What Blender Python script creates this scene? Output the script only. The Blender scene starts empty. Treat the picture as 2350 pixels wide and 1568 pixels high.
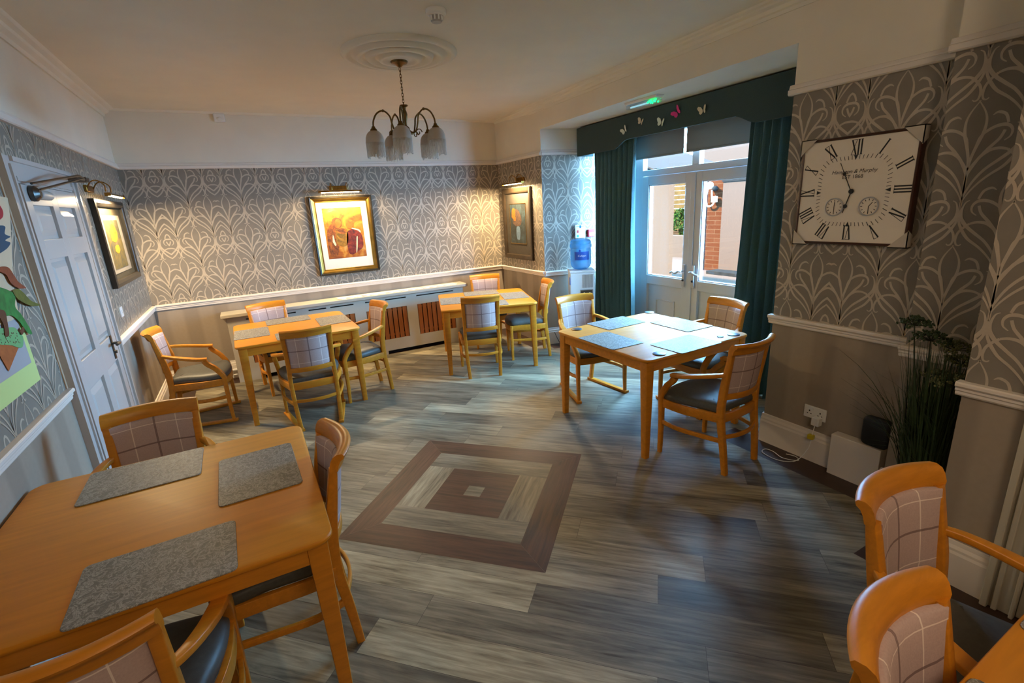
import bpy, bmesh, math, random
from mathutils import Vector, Matrix
SC = bpy.context.scene
COL = SC.collection
PI = math.pi
random.seed(7)

# ------------------------------------------------------------------ materials
def srgb(r, g, b):
    f = lambda c: (c/255/12.92) if c/255 <= .04045 else ((c/255+.055)/1.055)**2.4
    return (f(r), f(g), f(b), 1)

class NT:
    def __init__(s, name):
        s.m = bpy.data.materials.new(name); s.m.use_nodes = True
        s.t = s.m.node_tree; s.n = s.t.nodes; s.l = s.t.links
        s.b = s.n['Principled BSDF']; s.out = s.n['Material Output']
    def add(s, typ, **kw):
        n = s.n.new(typ)
        for k, v in kw.items(): setattr(n, k, v)
        return n
    def link(s, a, b): s.l.new(a, b)
    def val(s, inp, v):
        s.b.inputs[inp].default_value = v
    def coords(s, scale=(1, 1, 1), rot=(0, 0, 0), src='Object', loc=(0, 0, 0)):
        tc = s.add('ShaderNodeTexCoord'); mp = s.add('ShaderNodeMapping')
        mp.inputs['Scale'].default_value = scale; mp.inputs['Rotation'].default_value = rot
        mp.inputs['Location'].default_value = loc
        s.link(tc.outputs[src], mp.inputs['Vector']); return mp.outputs['Vector']
    def noise(s, vec, scale, detail=3, rough=.5, dist=0):
        n = s.add('ShaderNodeTexNoise'); n.inputs['Scale'].default_value = scale
        n.inputs['Detail'].default_value = detail; n.inputs['Roughness'].default_value = rough
        n.inputs['Distortion'].default_value = dist
        if vec is not None: s.link(vec, n.inputs['Vector'])
        return n.outputs['Fac']
    def ramp(s, fac, stops):
        r = s.add('ShaderNodeValToRGB'); e = r.color_ramp.elements
        while len(e) < len(stops): e.new(.5)
        for i, (p, c) in enumerate(stops): e[i].position = p; e[i].color = c
        s.link(fac, r.inputs['Fac']); return r.outputs['Color']
    def mix(s, fac, a, b, mode='MIX'):
        m = s.add('ShaderNodeMix', data_type='RGBA', blend_type=mode)
        for sock, v in ((m.inputs[0], fac), (m.inputs[6], a), (m.inputs[7], b)):
            if hasattr(v, 'is_linked'): s.link(v, sock)
            else: sock.default_value = v
        return m.outputs[2]
    def math(s, op, a, b=0.0, c=None):
        m = s.add('ShaderNodeMath', operation=op)
        for i, v in enumerate((a, b, c)):
            if v is None: continue
            if hasattr(v, 'is_linked'): s.link(v, m.inputs[i])
            else: m.inputs[i].default_value = v
        return m.outputs[0]
    def bump(s, h, strength=.2, dist=.01):
        b = s.add('ShaderNodeBump'); b.inputs['Strength'].default_value = strength; b.inputs['Distance'].default_value = dist
        s.link(h, b.inputs['Height']); s.link(b.outputs['Normal'], s.b.inputs['Normal'])
    def color(s, c):
        if hasattr(c, 'is_linked'): s.link(c, s.b.inputs['Base Color'])
        else: s.b.inputs['Base Color'].default_value = c

MATS = {}
def plain(name, rgb, rough=.6, metal=0., var=.0, scale=8., bump=0., spec=.5, coat=0.):
    k = NT(name); c = srgb(*rgb)
    v = k.coords()
    if var > 0:
        f = k.noise(v, scale)
        a = tuple(x*(1-var) for x in c[:3])+(1,); b = tuple(min(1, x*(1+var)) for x in c[:3])+(1,)
        k.color(k.ramp(f, [(.3, a), (.7, b)]))
    else:
        k.color(c)
    k.val('Roughness', rough); k.val('Metallic', metal); k.val('Specular IOR Level', spec)
    if coat: k.val('Coat Weight', coat); k.val('Coat Roughness', .15)
    if bump: k.bump(k.noise(v, scale*6), bump, .004)
    MATS[name] = k.m; return k.m

def wood(name, rgb, rough=.38, grain=(6, 60, 60), var=.16, coat=.0):
    k = NT(name); c = srgb(*rgb); v = k.coords(grain)
    f = k.noise(v, 1.0, 4, .6, .4)
    a = tuple(x*(1-var) for x in c[:3])+(1,); b = tuple(min(1, x*(1+var)) for x in c[:3])+(1,)
    k.color(k.ramp(f, [(.3, a), (.7, b)])); k.val('Roughness', rough); k.val('Specular IOR Level', .35)
    if coat: k.val('Coat Weight', coat); k.val('Coat Roughness', .12)
    MATS[name] = k.m; return k.m

def emit(name, rgb, strength):
    k = NT(name); k.color(srgb(*rgb)); c = srgb(*rgb)
    k.val('Emission Color', c); k.val('Emission Strength', strength); MATS[name] = k.m; return k.m

wood('beech', (202, 129, 34), .36, (5, 40, 40), .13)
wood('beech_top', (208, 134, 28), .46, (3, 30, 30), .10)
wood('slat_wood', (150, 88, 40), .5, (40, 40, 4), .2)
plain('white_paint', (226, 216, 204), .45, var=.02, scale=3)
plain('ceiling_white', (228, 220, 202), .9, var=.03, scale=2.5, bump=.05)
plain('upper_white', (228, 219, 200), .85, var=.03, scale=3, bump=.04)
plain('gloss_white', (190, 184, 178), .24, var=.015, scale=4)
plain('upvc', (200, 200, 202), .35)
plain('paper_bg', (131, 123, 111), .72, var=.05, scale=14, bump=.08)
plain('paper_line', (186, 172, 152), .45, var=.05, scale=30)
plain('cover_paint', (186, 178, 160), .5, var=.03, scale=5)
plain('gap_shade', (20, 18, 16), .9)
plain('seat_vinyl', (80, 80, 74), .46, var=.12, scale=60, bump=.1)
plain('brass', (150, 112, 52), .3, 1.0, var=.2, scale=30)
plain('antique_brass', (104, 82, 48), .38, 1.0, var=.25, scale=40)
plain('gold', (176, 138, 66), .3, 1.0, var=.2, scale=12)
plain('black_frame', (34, 30, 24), .3, var=.3, scale=20)
plain('dark_frame', (52, 40, 26), .35, var=.35, scale=14)
plain('brown_frame', (60, 30, 18), .3, var=.2, scale=10)
plain('mount_white', (232, 226, 214), .8)
plain('mount_grey', (66, 58, 46), .8, var=.05)
plain('mount_shade', (150, 140, 122), .8)
plain('mount_olive', (64, 56, 36), .7, var=.1)
plain('chrome', (190, 190, 194), .3, .55)
plain('steel_dark', (90, 88, 84), .35, 1.0)
plain('teal_fabric', (88, 122, 126), .95, var=.12, scale=120, bump=.2)
plain('pelmet_fabric', (58, 74, 71), .95, var=.15, scale=200, bump=.3)
plain('white_plastic', (230, 228, 222), .4)
plain('grey_plastic', (170, 166, 160), .45)
plain('black_plastic', (22, 24, 26), .5, var=.2, scale=200)
plain('yellow_plastic', (200, 180, 30), .5)
plain('red_plastic', (190, 50, 66), .45)
plain('blue_print', (24, 84, 176), .5)
plain('teal_print', (70, 160, 160), .6)
plain('red_print', (200, 60, 60), .6)
plain('black_print', (24, 22, 20), .6)
plain('white_print', (235, 235, 235), .6)
plain('dial_cream', (228, 217, 198), .5, var=.02, scale=12)
plain('card', (196, 186, 170), .8)
plain('plaster', (204, 172, 140), .9, var=.06, scale=10)
plain('coaster', (52, 60, 70), .4)
plain('lace', (238, 232, 220), .9)
plain('leaf_green', (44, 62, 30), .6, var=.35, scale=9)
plain('stem_green', (40, 46, 26), .6)
plain('umbel', (104, 106, 66), .7, var=.4, scale=60)
plain('pot_green', (70, 80, 50), .5)
plain('butterfly_white', (222, 224, 206), .6)
plain('butterfly_cream', (220, 206, 176), .6)
plain('butterfly_pink', (226, 40, 120), .6)
plain('border_brown', (58, 38, 28), .45, var=.15, scale=10)
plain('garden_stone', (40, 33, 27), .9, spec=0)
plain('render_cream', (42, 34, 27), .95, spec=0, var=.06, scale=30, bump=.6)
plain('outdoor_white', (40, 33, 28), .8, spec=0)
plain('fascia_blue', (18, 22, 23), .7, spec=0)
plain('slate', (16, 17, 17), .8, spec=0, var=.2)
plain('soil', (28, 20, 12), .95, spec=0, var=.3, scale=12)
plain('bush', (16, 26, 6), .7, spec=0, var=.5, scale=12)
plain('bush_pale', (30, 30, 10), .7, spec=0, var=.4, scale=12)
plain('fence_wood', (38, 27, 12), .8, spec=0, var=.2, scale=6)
plain('green_paper', (208, 222, 140), .85)
plain('cream_paper', (224, 196, 160), .85)
plain('grey_paper', (176, 172, 172), .85)
plain('cone_paper', (176, 96, 44), .85, var=.15, scale=30)
plain('mint_paper', (120, 176, 112), .85)
plain('green_paint', (18, 124, 50), .7, var=.3, scale=30)
plain('olive_paint', (92, 96, 24), .7, var=.3, scale=30)
plain('rust_paint', (140, 60, 26), .7, var=.2, scale=30)
plain('teal_paint', (8, 70, 96), .7)
plain('red_paint', (170, 20, 40), .7)
plain('lilac_paint', (170, 140, 170), .7)
plain('brown_paint', (90, 46, 20), .7)
emit('tube_glow', (255, 220, 160), 24.0)
emit('exit_green', (30, 255, 130), 2.2)
emit('exit_tube', (170, 235, 255), .55)

def stripe_paper():
    k = NT('dado_paper'); tc = k.add('ShaderNodeTexCoord'); sx = k.add('ShaderNodeSeparateXYZ')
    k.link(tc.outputs['UV'], sx.inputs[0])
    s = k.math('SINE', k.math('MULTIPLY', sx.outputs[0], 2*PI/.30))
    f = k.math('MULTIPLY_ADD', s, 1.4, .5)
    n = k.noise(k.coords((1, 1, 1)), 40)
    c = k.mix(k.math('MINIMUM', k.math('MAXIMUM', f, 0), 1), srgb(150, 136, 120), srgb(164, 149, 131))
    c = k.mix(k.math('MULTIPLY', n, .25), c, srgb(120, 108, 96)); k.color(c); k.val('Roughness', .7)
    MATS['dado_paper'] = k.m
stripe_paper()

def plank_mat(name, stops, rough=.48):
    k = NT(name); uv = k.add('ShaderNodeTexCoord').outputs['UV']
    mp = k.add('ShaderNodeMapping'); mp.inputs['Scale'].default_value = (3.0, 42, 1); k.link(uv, mp.inputs['Vector'])
    f = k.noise(mp.outputs['Vector'], 1.0, 6, .65, .5)
    mp2 = k.add('ShaderNodeMapping'); mp2.inputs['Scale'].default_value = (1.2, 7, 1); k.link(uv, mp2.inputs['Vector'])
    f2 = k.noise(mp2.outputs['Vector'], 1.0, 3, .6, .3)
    at = k.add('ShaderNodeAttribute', attribute_name='tone')
    g = k.math('ADD', k.math('MULTIPLY', f, .55), k.math('MULTIPLY', f2, .45))
    base = k.ramp(at.outputs['Fac'], stops)
    dark = k.mix(1.0, base, srgb(118, 113, 106), 'MULTIPLY')
    k.color(k.mix(k.math('MULTIPLY_ADD', g, -3.2, 2.15), base, dark)) 
    k.val('Roughness', rough); k.val('Specular IOR Level', .38); k.bump(f, .06, .003); MATS[name] = k.m
plank_mat('plank', [(0, srgb(120, 113, 97)), (.35, srgb(148, 140, 119)), (.65, srgb(170, 160, 134)), (1, srgb(208, 196, 162))])
plank_mat('plank_brown', [(0, srgb(96, 62, 46)), (1, srgb(112, 74, 56))])

def plaid():
    k = NT('plaid'); tc = k.add('ShaderNodeTexCoord'); sx = k.add('ShaderNodeSeparateXYZ'); k.link(tc.outputs['Object'], sx.inputs[0])
    X, Z = sx.outputs[0], sx.outputs[2]
    def line(c, pos, w): return k.math('LESS_THAN', k.math('ABSOLUTE', k.math('SUBTRACT', c, pos)), w)
    n = k.noise(k.coords((1, 1, 1)), 180, 2)
    col = k.mix(n, srgb(176, 152, 146), srgb(200, 174, 166))
    L, D = srgb(236, 220, 208), srgb(122, 98, 94)
    for c, pos, w, cc in ((X, -.098, .0022, L), (X, .098, .0022, L), (Z, .838, .002, L), (Z, .622, .002, L), (Z, .735, .004, D), (X, 0, .0045, D), (X, 0, .001, srgb(150, 126, 122))):
        col = k.mix(k.math('MULTIPLY', line(c, pos, w), .85), col, cc)
    k.color(col); k.val('Roughness', .85); k.bump(n, .15, .002); MATS['plaid'] = k.m
plaid()

def slate_mat():
    k = NT('mat_marble'); v = k.coords((1, 1, 1))
    f = k.noise(v, 26, 6, .7, 1.6); f2 = k.noise(v, 55, 5, .7, 2.5)
    a = k.math('ABSOLUTE', k.math('SUBTRACT', f, .5)); a2 = k.math('ABSOLUTE', k.math('SUBTRACT', f2, .5))
    c = k.ramp(a, [(0, srgb(178, 174, 164)), (.05, srgb(124, 120, 112)), (.3, srgb(98, 95, 90))])
    c = k.mix(k.math('LESS_THAN', a2, .012), c, srgb(70, 66, 60)); k.color(c); k.val('Roughness', .5); k.val('Specular IOR Level', .3); MATS['mat_marble'] = k.m
slate_mat()

def brick_mat():
    k = NT('brick'); b = k.add('ShaderNodeTexBrick'); v = k.coords((1, 1, 1), (0, PI/2, PI/2))
    tc = k.add('ShaderNodeTexCoord'); k.link(tc.outputs['UV'], b.inputs['Vector'])
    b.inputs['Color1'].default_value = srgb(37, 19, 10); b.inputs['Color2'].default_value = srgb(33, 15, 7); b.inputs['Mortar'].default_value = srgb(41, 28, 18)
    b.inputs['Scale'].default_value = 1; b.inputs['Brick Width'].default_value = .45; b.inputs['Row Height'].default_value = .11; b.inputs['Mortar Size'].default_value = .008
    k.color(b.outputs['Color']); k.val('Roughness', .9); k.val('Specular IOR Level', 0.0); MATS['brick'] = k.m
brick_mat()

def glass_mat(name, tint=(1, 1, 1), fac=.07, rough=0.02):
    k = NT(name); tr = k.add('ShaderNodeBsdfTransparent'); gl = k.add('ShaderNodeBsdfGlossy'); mx = k.add('ShaderNodeMixShader')
    tr.inputs[0].default_value = (*tint, 1); gl.inputs['Roughness'].default_value = rough; mx.inputs[0].default_value = fac
    k.link(tr.outputs[0], mx.inputs[1]); k.link(gl.outputs[0], mx.inputs[2]); k.link(mx.outputs[0], k.out.inputs['Surface'])
    MATS[name] = k.m
glass_mat('pane_glass', (.97, .99, 1), .05); glass_mat('picture_glass', (1, 1, 1), .035); glass_mat('acrylic', (.9, .95, .97), .12)

def translucent(name, rgb, t=.5, rough=.5, alpha=1.):
    k = NT(name); c = srgb(*rgb); k.color(c); k.val('Roughness', rough)
    tl = k.add('ShaderNodeBsdfTranslucent'); tl.inputs[0].default_value = c; mx = k.add('ShaderNodeMixShader'); mx.inputs[0].default_value = t
    k.link(k.b.outputs[0], mx.inputs[1]); k.link(tl.outputs[0], mx.inputs[2]); o = mx.outputs[0]
    if alpha < 1:
        tp = k.add('ShaderNodeBsdfTransparent'); m2 = k.add('ShaderNodeMixShader'); m2.inputs[0].default_value = alpha
        k.link(tp.outputs[0], m2.inputs[1]); k.link(o, m2.inputs[2]); o = m2.outputs[0]
    k.link(o, k.out.inputs['Surface']); MATS[name] = k.m
translucent('frosted', (214, 204, 190), .45, .5)
translucent('blind_fabric', (140, 138, 130), .12, .9)
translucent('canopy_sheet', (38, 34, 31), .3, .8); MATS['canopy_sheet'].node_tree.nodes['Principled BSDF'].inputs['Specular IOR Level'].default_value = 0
translucent('beads', (226, 220, 210), .5, .2)
translucent('bottle_blue', (80, 178, 236), .5, .1, .72)

def painting(name, stops, scale=5, seed=0.):
    k = NT(name); v = k.coords((1, 1, 1), loc=(seed, seed*2, seed))
    f = k.noise(v, scale, 6, .65, 1.2); c = k.ramp(f, stops)
    f2 = k.noise(v, scale*5, 4, .6, .5); c = k.mix(k.math('MULTIPLY', f2, .3), c, stops[0][1]); k.color(c); k.val('Roughness', .6); MATS[name] = k.m
painting('art_amber', [(.32, srgb(112, 50, 8)), (.45, srgb(160, 88, 14)), (.56, srgb(186, 124, 26)), (.68, srgb(196, 156, 90))], 6)
painting('art_umber', [(.35, srgb(60, 32, 16)), (.5, srgb(120, 62, 20)), (.65, srgb(170, 100, 30))], 14, 2)
painting('art_red', [(.35, srgb(50, 10, 12)), (.5, srgb(104, 24, 14)), (.65, srgb(140, 50, 18))], 14, 3)
painting('art_skin', [(.35, srgb(140, 66, 12)), (.6, srgb(176, 98, 26))], 14, 4)
painting('art_ochre', [(.35, srgb(84, 64, 14)), (.5, srgb(136, 96, 20)), (.65, srgb(166, 124, 36))], 14, 5)
painting('art_teal', [(.3, srgb(24, 28, 26)), (.5, srgb(42, 52, 52)), (.65, srgb(60, 80, 84))], 8, 6)
painting('art_flowers', [(.35, srgb(44, 34, 24)), (.5, srgb(90, 66, 56)), (.65, srgb(110, 80, 46))], 40, 7)
painting('art_garden', [(.3, srgb(52, 52, 46)), (.45, srgb(84, 78, 52)), (.55, srgb(112, 94, 34)), (.7, srgb(100, 100, 92))], 9, 8)
plain('art_orange', (176, 92, 20), .6, var=.3, scale=60)
plain('art_yellow', (164, 132, 22), .6, var=.25, scale=40)
plain('art_blue', (96, 120, 140), .6, var=.2, scale=40)
plain('art_cream', (240, 220, 170), .6)

# ------------------------------------------------------------------ mesh builder
class MB:
    def __init__(s): s.v = []; s.f = []; s.m = []; s.uv = {}; s.mats = []; s.tone = {}
    def mi(s, mat):
        if mat is None: mat = s.mats[0] if s.mats else 'white_paint'
        if mat not in s.mats: s.mats.append(mat)
        return s.mats.index(mat)
    def poly(s, pts, mat=None, uv=None, tone=None):
        i = len(s.v); s.v += [tuple(p) for p in pts]; s.f.append(tuple(range(i, i+len(pts)))); s.m.append(s.mi(mat))
        if uv: s.uv[len(s.f)-1] = uv
        if tone is not None: s.tone[len(s.f)-1] = tone
        return s
    def faces(s, vs, fs, mat=None):
        i = len(s.v); s.v += [tuple(p) for p in vs]; k = s.mi(mat)
        for f in fs: s.f.append(tuple(i+j for j in f)); s.m.append(k)
        return s
    def box(s, x0, x1, y0, y1, z0, z1, mat=None, W=None):
        P = [(x, y, z) for z in (z0, z1) for x, y in ((x0, y0), (x1, y0), (x1, y1), (x0, y1))]
        if W: P = [W(*p) for p in P]
        return s.faces(P, [(3, 2, 1, 0), (4, 5, 6, 7), (0, 1, 5, 4), (1, 2, 6, 5), (2, 3, 7, 6), (3, 0, 4, 7)], mat)
    def prism(s, base, top, mat=None):
        n = len(base); fs = [tuple(range(n))[::-1], tuple(range(n, 2*n))]
        fs += [(i, (i+1) % n, n+(i+1) % n, n+i) for i in range(n)]
        return s.faces(list(base)+list(top), fs, mat)
    def loft(s, rings, mat=None, cap=True, closed=True):
        n = len(rings[0]); vs = [p for r in rings for p in r]; fs = []
        for k in range(len(rings)-1):
            for i in range(n if closed else n-1):
                j = (i+1) % n; fs.append((k*n+i, k*n+j, (k+1)*n+j, (k+1)*n+i))
        if cap and closed: fs.append(tuple(range(n))[::-1]); fs.append(tuple((len(rings)-1)*n+i for i in range(n)))
        return s.faces(vs, fs, mat)
    def tube(s, path, r, n=8, mat=None, cap=True):
        rs = r if isinstance(r, (list, tuple)) else [r]*len(path)
        P = [Vector(p) for p in path]; rings = []; up = None
        for i, p in enumerate(P):
            t = (P[min(i+1, len(P)-1)]-P[max(i-1, 0)]).normalized()
            if up is None:
                up = Vector((0, 0, 1)) if abs(t.z) < .9 else Vector((1, 0, 0))
            a = t.cross(up).normalized(); b = a.cross(t).normalized(); up = b
            rings.append([p+a*math.cos(2*PI*k/n)*rs[i]+b*math.sin(2*PI*k/n)*rs[i] for k in range(n)])
        return s.loft(rings, mat, cap)
    def bar(s, path, sizes, up=(0, 0, 1), mat=None, ch=.28):
        """swept rectangular section (w across, h along up) with eased corners"""
        P = [Vector(p) for p in path]; up0 = Vector(up); rings = []
        if not isinstance(sizes, list): sizes = [sizes]*len(P)
        for i, p in enumerate(P):
            t = (P[min(i+1, len(P)-1)]-P[max(i-1, 0)]).normalized()
            a = t.cross(up0).normalized(); b = a.cross(t).normalized()
            w, h = sizes[i][0]/2, sizes[i][1]/2; c = min(w, h)*ch
            sec = [(w, h-c), (w-c*.3, h-c*.3), (w-c, h), (-w+c, h), (-w+c*.3, h-c*.3), (-w, h-c), (-w, -h+c), (-w+c*.3, -h+c*.3), (-w+c, -h), (w-c, -h), (w-c*.3, -h+c*.3), (w, -h+c)]
            rings.append([p+a*x+b*y for x, y in sec])
        return s.loft(rings, mat)
    def lathe(s, prof, n=24, mat=None, c=(0, 0, 0)):
        rings = [[(c[0]+r*math.cos(2*PI*k/n), c[1]+r*math.sin(2*PI*k/n), c[2]+z) for k in range(n)] for r, z in prof]
        return s.loft(rings, mat)
    def ball(s, c, r, mat=None, n=10, sc=(1, 1, 1)):
        prof = [(max(1e-4, math.sin(PI*i/n)), -math.cos(PI*i/n)) for i in range(n+1)]
        rings = [[(c[0]+r*sc[0]*a*math.cos(2*PI*k/n), c[1]+r*sc[1]*a*math.sin(2*PI*k/n), c[2]+r*sc[2]*z) for k in range(n)] for a, z in prof]
        return s.loft(rings, mat)
    def build(s, name, parent=None, smooth=40, bevel=0., recalc=True, loc=None, rotz=0.):
        me = bpy.data.meshes.new(name); me.from_pydata(s.v, [], s.f)
        for k in s.mats: me.materials.append(MATS[k])
        me.polygons.foreach_set('material_index', s.m)
        if s.uv:
            u = me.uv_layers.new(name='UVMap')
            for fi, uvs in s.uv.items():
                for li, q in zip(me.polygons[fi].loop_indices, uvs): u.data[li].uv = q
        if s.tone:
            a = me.attributes.new('tone', 'FLOAT', 'FACE')
            for fi, t in s.tone.items(): a.data[fi].value = t
        if recalc:
            bm = bmesh.new(); bm.from_mesh(me); bmesh.ops.recalc_face_normals(bm, faces=bm.faces); bm.to_mesh(me); bm.free()
        if smooth:
            me.polygons.foreach_set('use_smooth', [True]*len(me.polygons)); me.set_sharp_from_angle(angle=math.radians(smooth))
        o = bpy.data.objects.new(name, me); COL.objects.link(o)
        if parent is not None: o.parent = parent
        if loc: o.location = loc
        if rotz: o.rotation_euler.z = rotz
        if bevel:
            b = o.modifiers.new('b', 'BEVEL'); b.width = bevel; b.segments = 2; b.limit_method = 'ANGLE'; b.angle_limit = math.radians(50)
        return o

def tag(o, label=None, cat=None, group=None, kind=None):
    if label: o['label'] = label
    if cat: o['category'] = cat
    if group: o['group'] = group
    if kind: o['kind'] = kind
    return o
def thing(name, label, cat, loc=(0, 0, 0), rotz=0., group=None):
    o = bpy.data.objects.new(name, None); COL.objects.link(o); o.location = loc; o.rotation_euler.z = rotz
    o.empty_display_size = .1
    return tag(o, label, cat, group)
def struct(o, label=None): return tag(o, label, kind='structure')
def dup(root, loc, rotz, label, group=None):
    r = root.copy(); COL.objects.link(r); r.location = loc; r.rotation_euler.z = rotz; r['label'] = label
    if group: r['group'] = group
    for ch in [o for o in bpy.data.objects if o.parent == root]:
        c = ch.copy(); COL.objects.link(c); c.parent = r
        for g in [o for o in bpy.data.objects if o.parent == ch]:
            d = g.copy(); COL.objects.link(d); d.parent = c
    return r
def crom(pts, n=6):
    """Catmull-Rom through points"""
    P = [Vector(p) for p in pts]; out = []
    for i in range(len(P)-1):
        a = P[max(i-1, 0)]; b = P[i]; c = P[i+1]; d = P[min(i+2, len(P)-1)]
        for k in range(n):
            t = k/n
            out.append(.5*((2*b)+(c-a)*t+(2*a-5*b+4*c-d)*t*t+(3*b-a-3*c+d)*t**3))
    return out+[P[-1]]
def clip(poly, n, c):
    """keep the part of a 2-D polygon where n.p <= c"""
    out = []
    for i in range(len(poly)):
        a, b = poly[i], poly[(i+1) % len(poly)]; da = n[0]*a[0]+n[1]*a[1]-c; db = n[0]*b[0]+n[1]*b[1]-c
        if da <= 0: out.append(a)
        if (da < 0) != (db < 0) and abs(da-db) > 1e-12:
            t = da/(da-db); out.append((a[0]+(b[0]-a[0])*t, a[1]+(b[1]-a[1])*t))
    return out
def cliprect(poly, r):
    for n, c in (((1, 0), r[1]), ((-1, 0), -r[0]), ((0, 1), r[3]), ((0, -1), -r[2])):
        poly = clip(poly, n, c)
        if len(poly) < 3: return []
    return poly
def text_mesh(body, size, align='CENTER'):
    cu = bpy.data.curves.new('lettering', 'FONT'); cu.body = body; cu.size = size; cu.align_x = align; cu.align_y = 'CENTER'
    o = bpy.data.objects.new('lettering', cu); COL.objects.link(o)
    dg = bpy.context.evaluated_depsgraph_get(); me = bpy.data.meshes.new_from_object(o.evaluated_get(dg))
    bpy.data.objects.remove(o); return [tuple(v.co) for v in me.vertices], [tuple(p.vertices) for p in me.polygons]
# ------------------------------------------------------------------ room setting
XL, YB, XC, XS, XR2, XP, YF = -1.018, 6.573, 3.24, 3.385, 3.08, 2.67, -2.2
HC, HP, HD = 3.0, 2.42, .992          # ceiling, picture rail underside, dado top
W_left = lambda s, o, z: (XL+o, s, z)
W_back = lambda s, o, z: (s, YB-o, z)
W_front = lambda s, o, z: (s, YF+o, z)
W_strip = lambda s, o, z: (XS-o, s, z)
W_clock = lambda s, o, z: (XC-o, s, z)
W_chim = lambda s, o, z: (XR2-o, s, z)
W_pier = lambda s, o, z: (XP-o, s, z)
BL0 = Vector((XS, 5.38)); BLd = Vector((.97903, -.20373)); BLn = Vector((-.20373, -.97903))
def W_bayl(s, o, z): p = BL0+BLd*s+BLn*o; return (p.x, p.y, z)
BR0 = Vector((XC, 2.10)); BRd = Vector((.992, .126)); BRn = Vector((-.126, .992))
def W_bayr(s, o, z): p = BR0+BRd*s+BRn*o; return (p.x, p.y, z)

# wallpaper motif, half of it, measured from its root (mirrored about its own stem)
MOTIF = [
 ([(.0031, .4626), (-.0248, .4162), (-.0371, .3745), (-.0342, .3213), (-.0158, .2562), (-.0021, .1909), (-.0012, .1095), (0, .0385), (0, -.03)], (.004, .013, .007)),
 ([(-.0564, .3911), (-.0742, .4014), (-.1011, .3878), (-.1149, .3515)], (.003, .012, .010)),
 ([(-.1111, .2772), (-.1301, .2941), (-.1327, .3207), (-.1168, .341), (-.0892, .345), (-.0568, .3329), (-.0271, .3049), (-.0148, .2615), (-.0034, .2125), (-.0019, .1693)], (.004, .015, .005)),
 ([(-.108, .3221), (-.0946, .287), (-.062, .248), (-.03, .2033), (-.0068, .1641), (-.0019, .1204)], (.011, .013, .005)),
 ([(-.1303, .2384), (-.1019, .2459), (-.0683, .2403), (-.0381, .2145), (-.0158, .1701), (-.0025, .1313), (.0001, .0822)], (.010, .015, .005)),
 ([(-.1449, .3476), (-.1588, .3377), (-.1674, .3118), (-.1693, .2855), (-.1634, .2587), (-.14, .2256), (-.1018, .1913), (-.0632, .1568), (-.0311, .1114), (-.0097, .061), (.0013, .0219), (.002, -.02)], (.003, .016, .005)),
 ([(-.1751, .3069), (-.176, .2806), (-.1711, .2432), (-.1535, .205), (-.1261, .166), (-.0827, .131), (-.0488, .0963), (-.0206, .0563), (-.0022, .0166)], (.004, .014, .005)),
 ([(-.1303, .2384), (-.1480, .222), (-.1675, .1952), (-.1732, .1635), (-.1678, .1391), (-.156, .134), (-.1479, .1405)], (.011, .011, .004)),
]
PP, PQ, PS, PD = .532, .657, .1775, .0885
def tile_quads():
    """wallpaper half tile: axis at u=0, covers u in [-PP/2, 0], v in [0, PQ)"""
    quads = []
    nodes = []
    for k in (-2, -1, 0, 1):
        for j in (-1, 0, 1):
            nodes.append((-PD+k*PS, (j+(.5 if k % 2 else 0))*PQ))
    for ni, (nu, nv) in enumerate(nodes):
        for si, (pts, (w0, w1, w2)) in enumerate(MOTIF):
            c = [Vector((p[0], p[1])) for p in pts]; c = [Vector((v.x, v.y)) for v in crom([(p.x, p.y, 0) for p in c], 4)]
            n = len(c); off = .0006+.00012*si+.00001*ni
            for sg in (1, -1):
                L = []
                for i, q in enumerate(c):
                    t = (c[min(i+1, n-1)]-c[max(i-1, 0)]).normalized(); f = i/(n-1)
                    w = w0+(w1-w0)*min(1, f/.4) if f < .4 else w1+(w2-w1)*(f-.4)/.6
                    w *= .5; a = Vector((-t.y, t.x))*w
                    L.append(((nu+sg*(q.x+a.x), nv+q.y+a.y), (nu+sg*(q.x-a.x), nv+q.y-a.y)))
                for i in range(n-1):
                    poly = [L[i][0], L[i+1][0], L[i+1][1], L[i][1]]
                    poly = clip(poly, (1, 0), 0.0)
                    if len(poly) >= 3: poly = clip(poly, (-1, 0), PP/2)
                    if len(poly) >= 3: poly = clip(poly, (0, 1), PQ)
                    if len(poly) >= 3: poly = clip(poly, (0, -1), 0.0)
                    if len(poly) >= 3: quads.append((poly, off))
    return quads
TILE = tile_quads()
def paper(mb, W, rects, s_axis, z0, sgn=1):
    for (a, b, c, d) in rects:
        k0 = math.floor((a-s_axis)/PP)-1; k1 = math.ceil((b-s_axis)/PP)+1
        j0 = math.floor((c-z0)/PQ)-1; j1 = math.ceil((d-z0)/PQ)+1
        for k in range(k0, k1+1):
            for j in range(j0, j1+1):
                for sg in (1, -1):
                    lo, hi = sorted((s_axis+k*PP, s_axis+k*PP-sg*PP/2))
                    if hi <= a or lo >= b or z0+(j+1)*PQ <= c or z0+j*PQ >= d: continue
                    for poly, off in TILE:
                        q = [(s_axis+k*PP+sg*x, z0+j*PQ+y) for x, y in poly]
                        if not all(a <= x <= b and c <= y <= d for x, y in q): q = cliprect(q, (a, b, c, d))
                        if len(q) >= 3: mb.poly([W(x, off, y) for x, y in q], 'paper_line')

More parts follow.
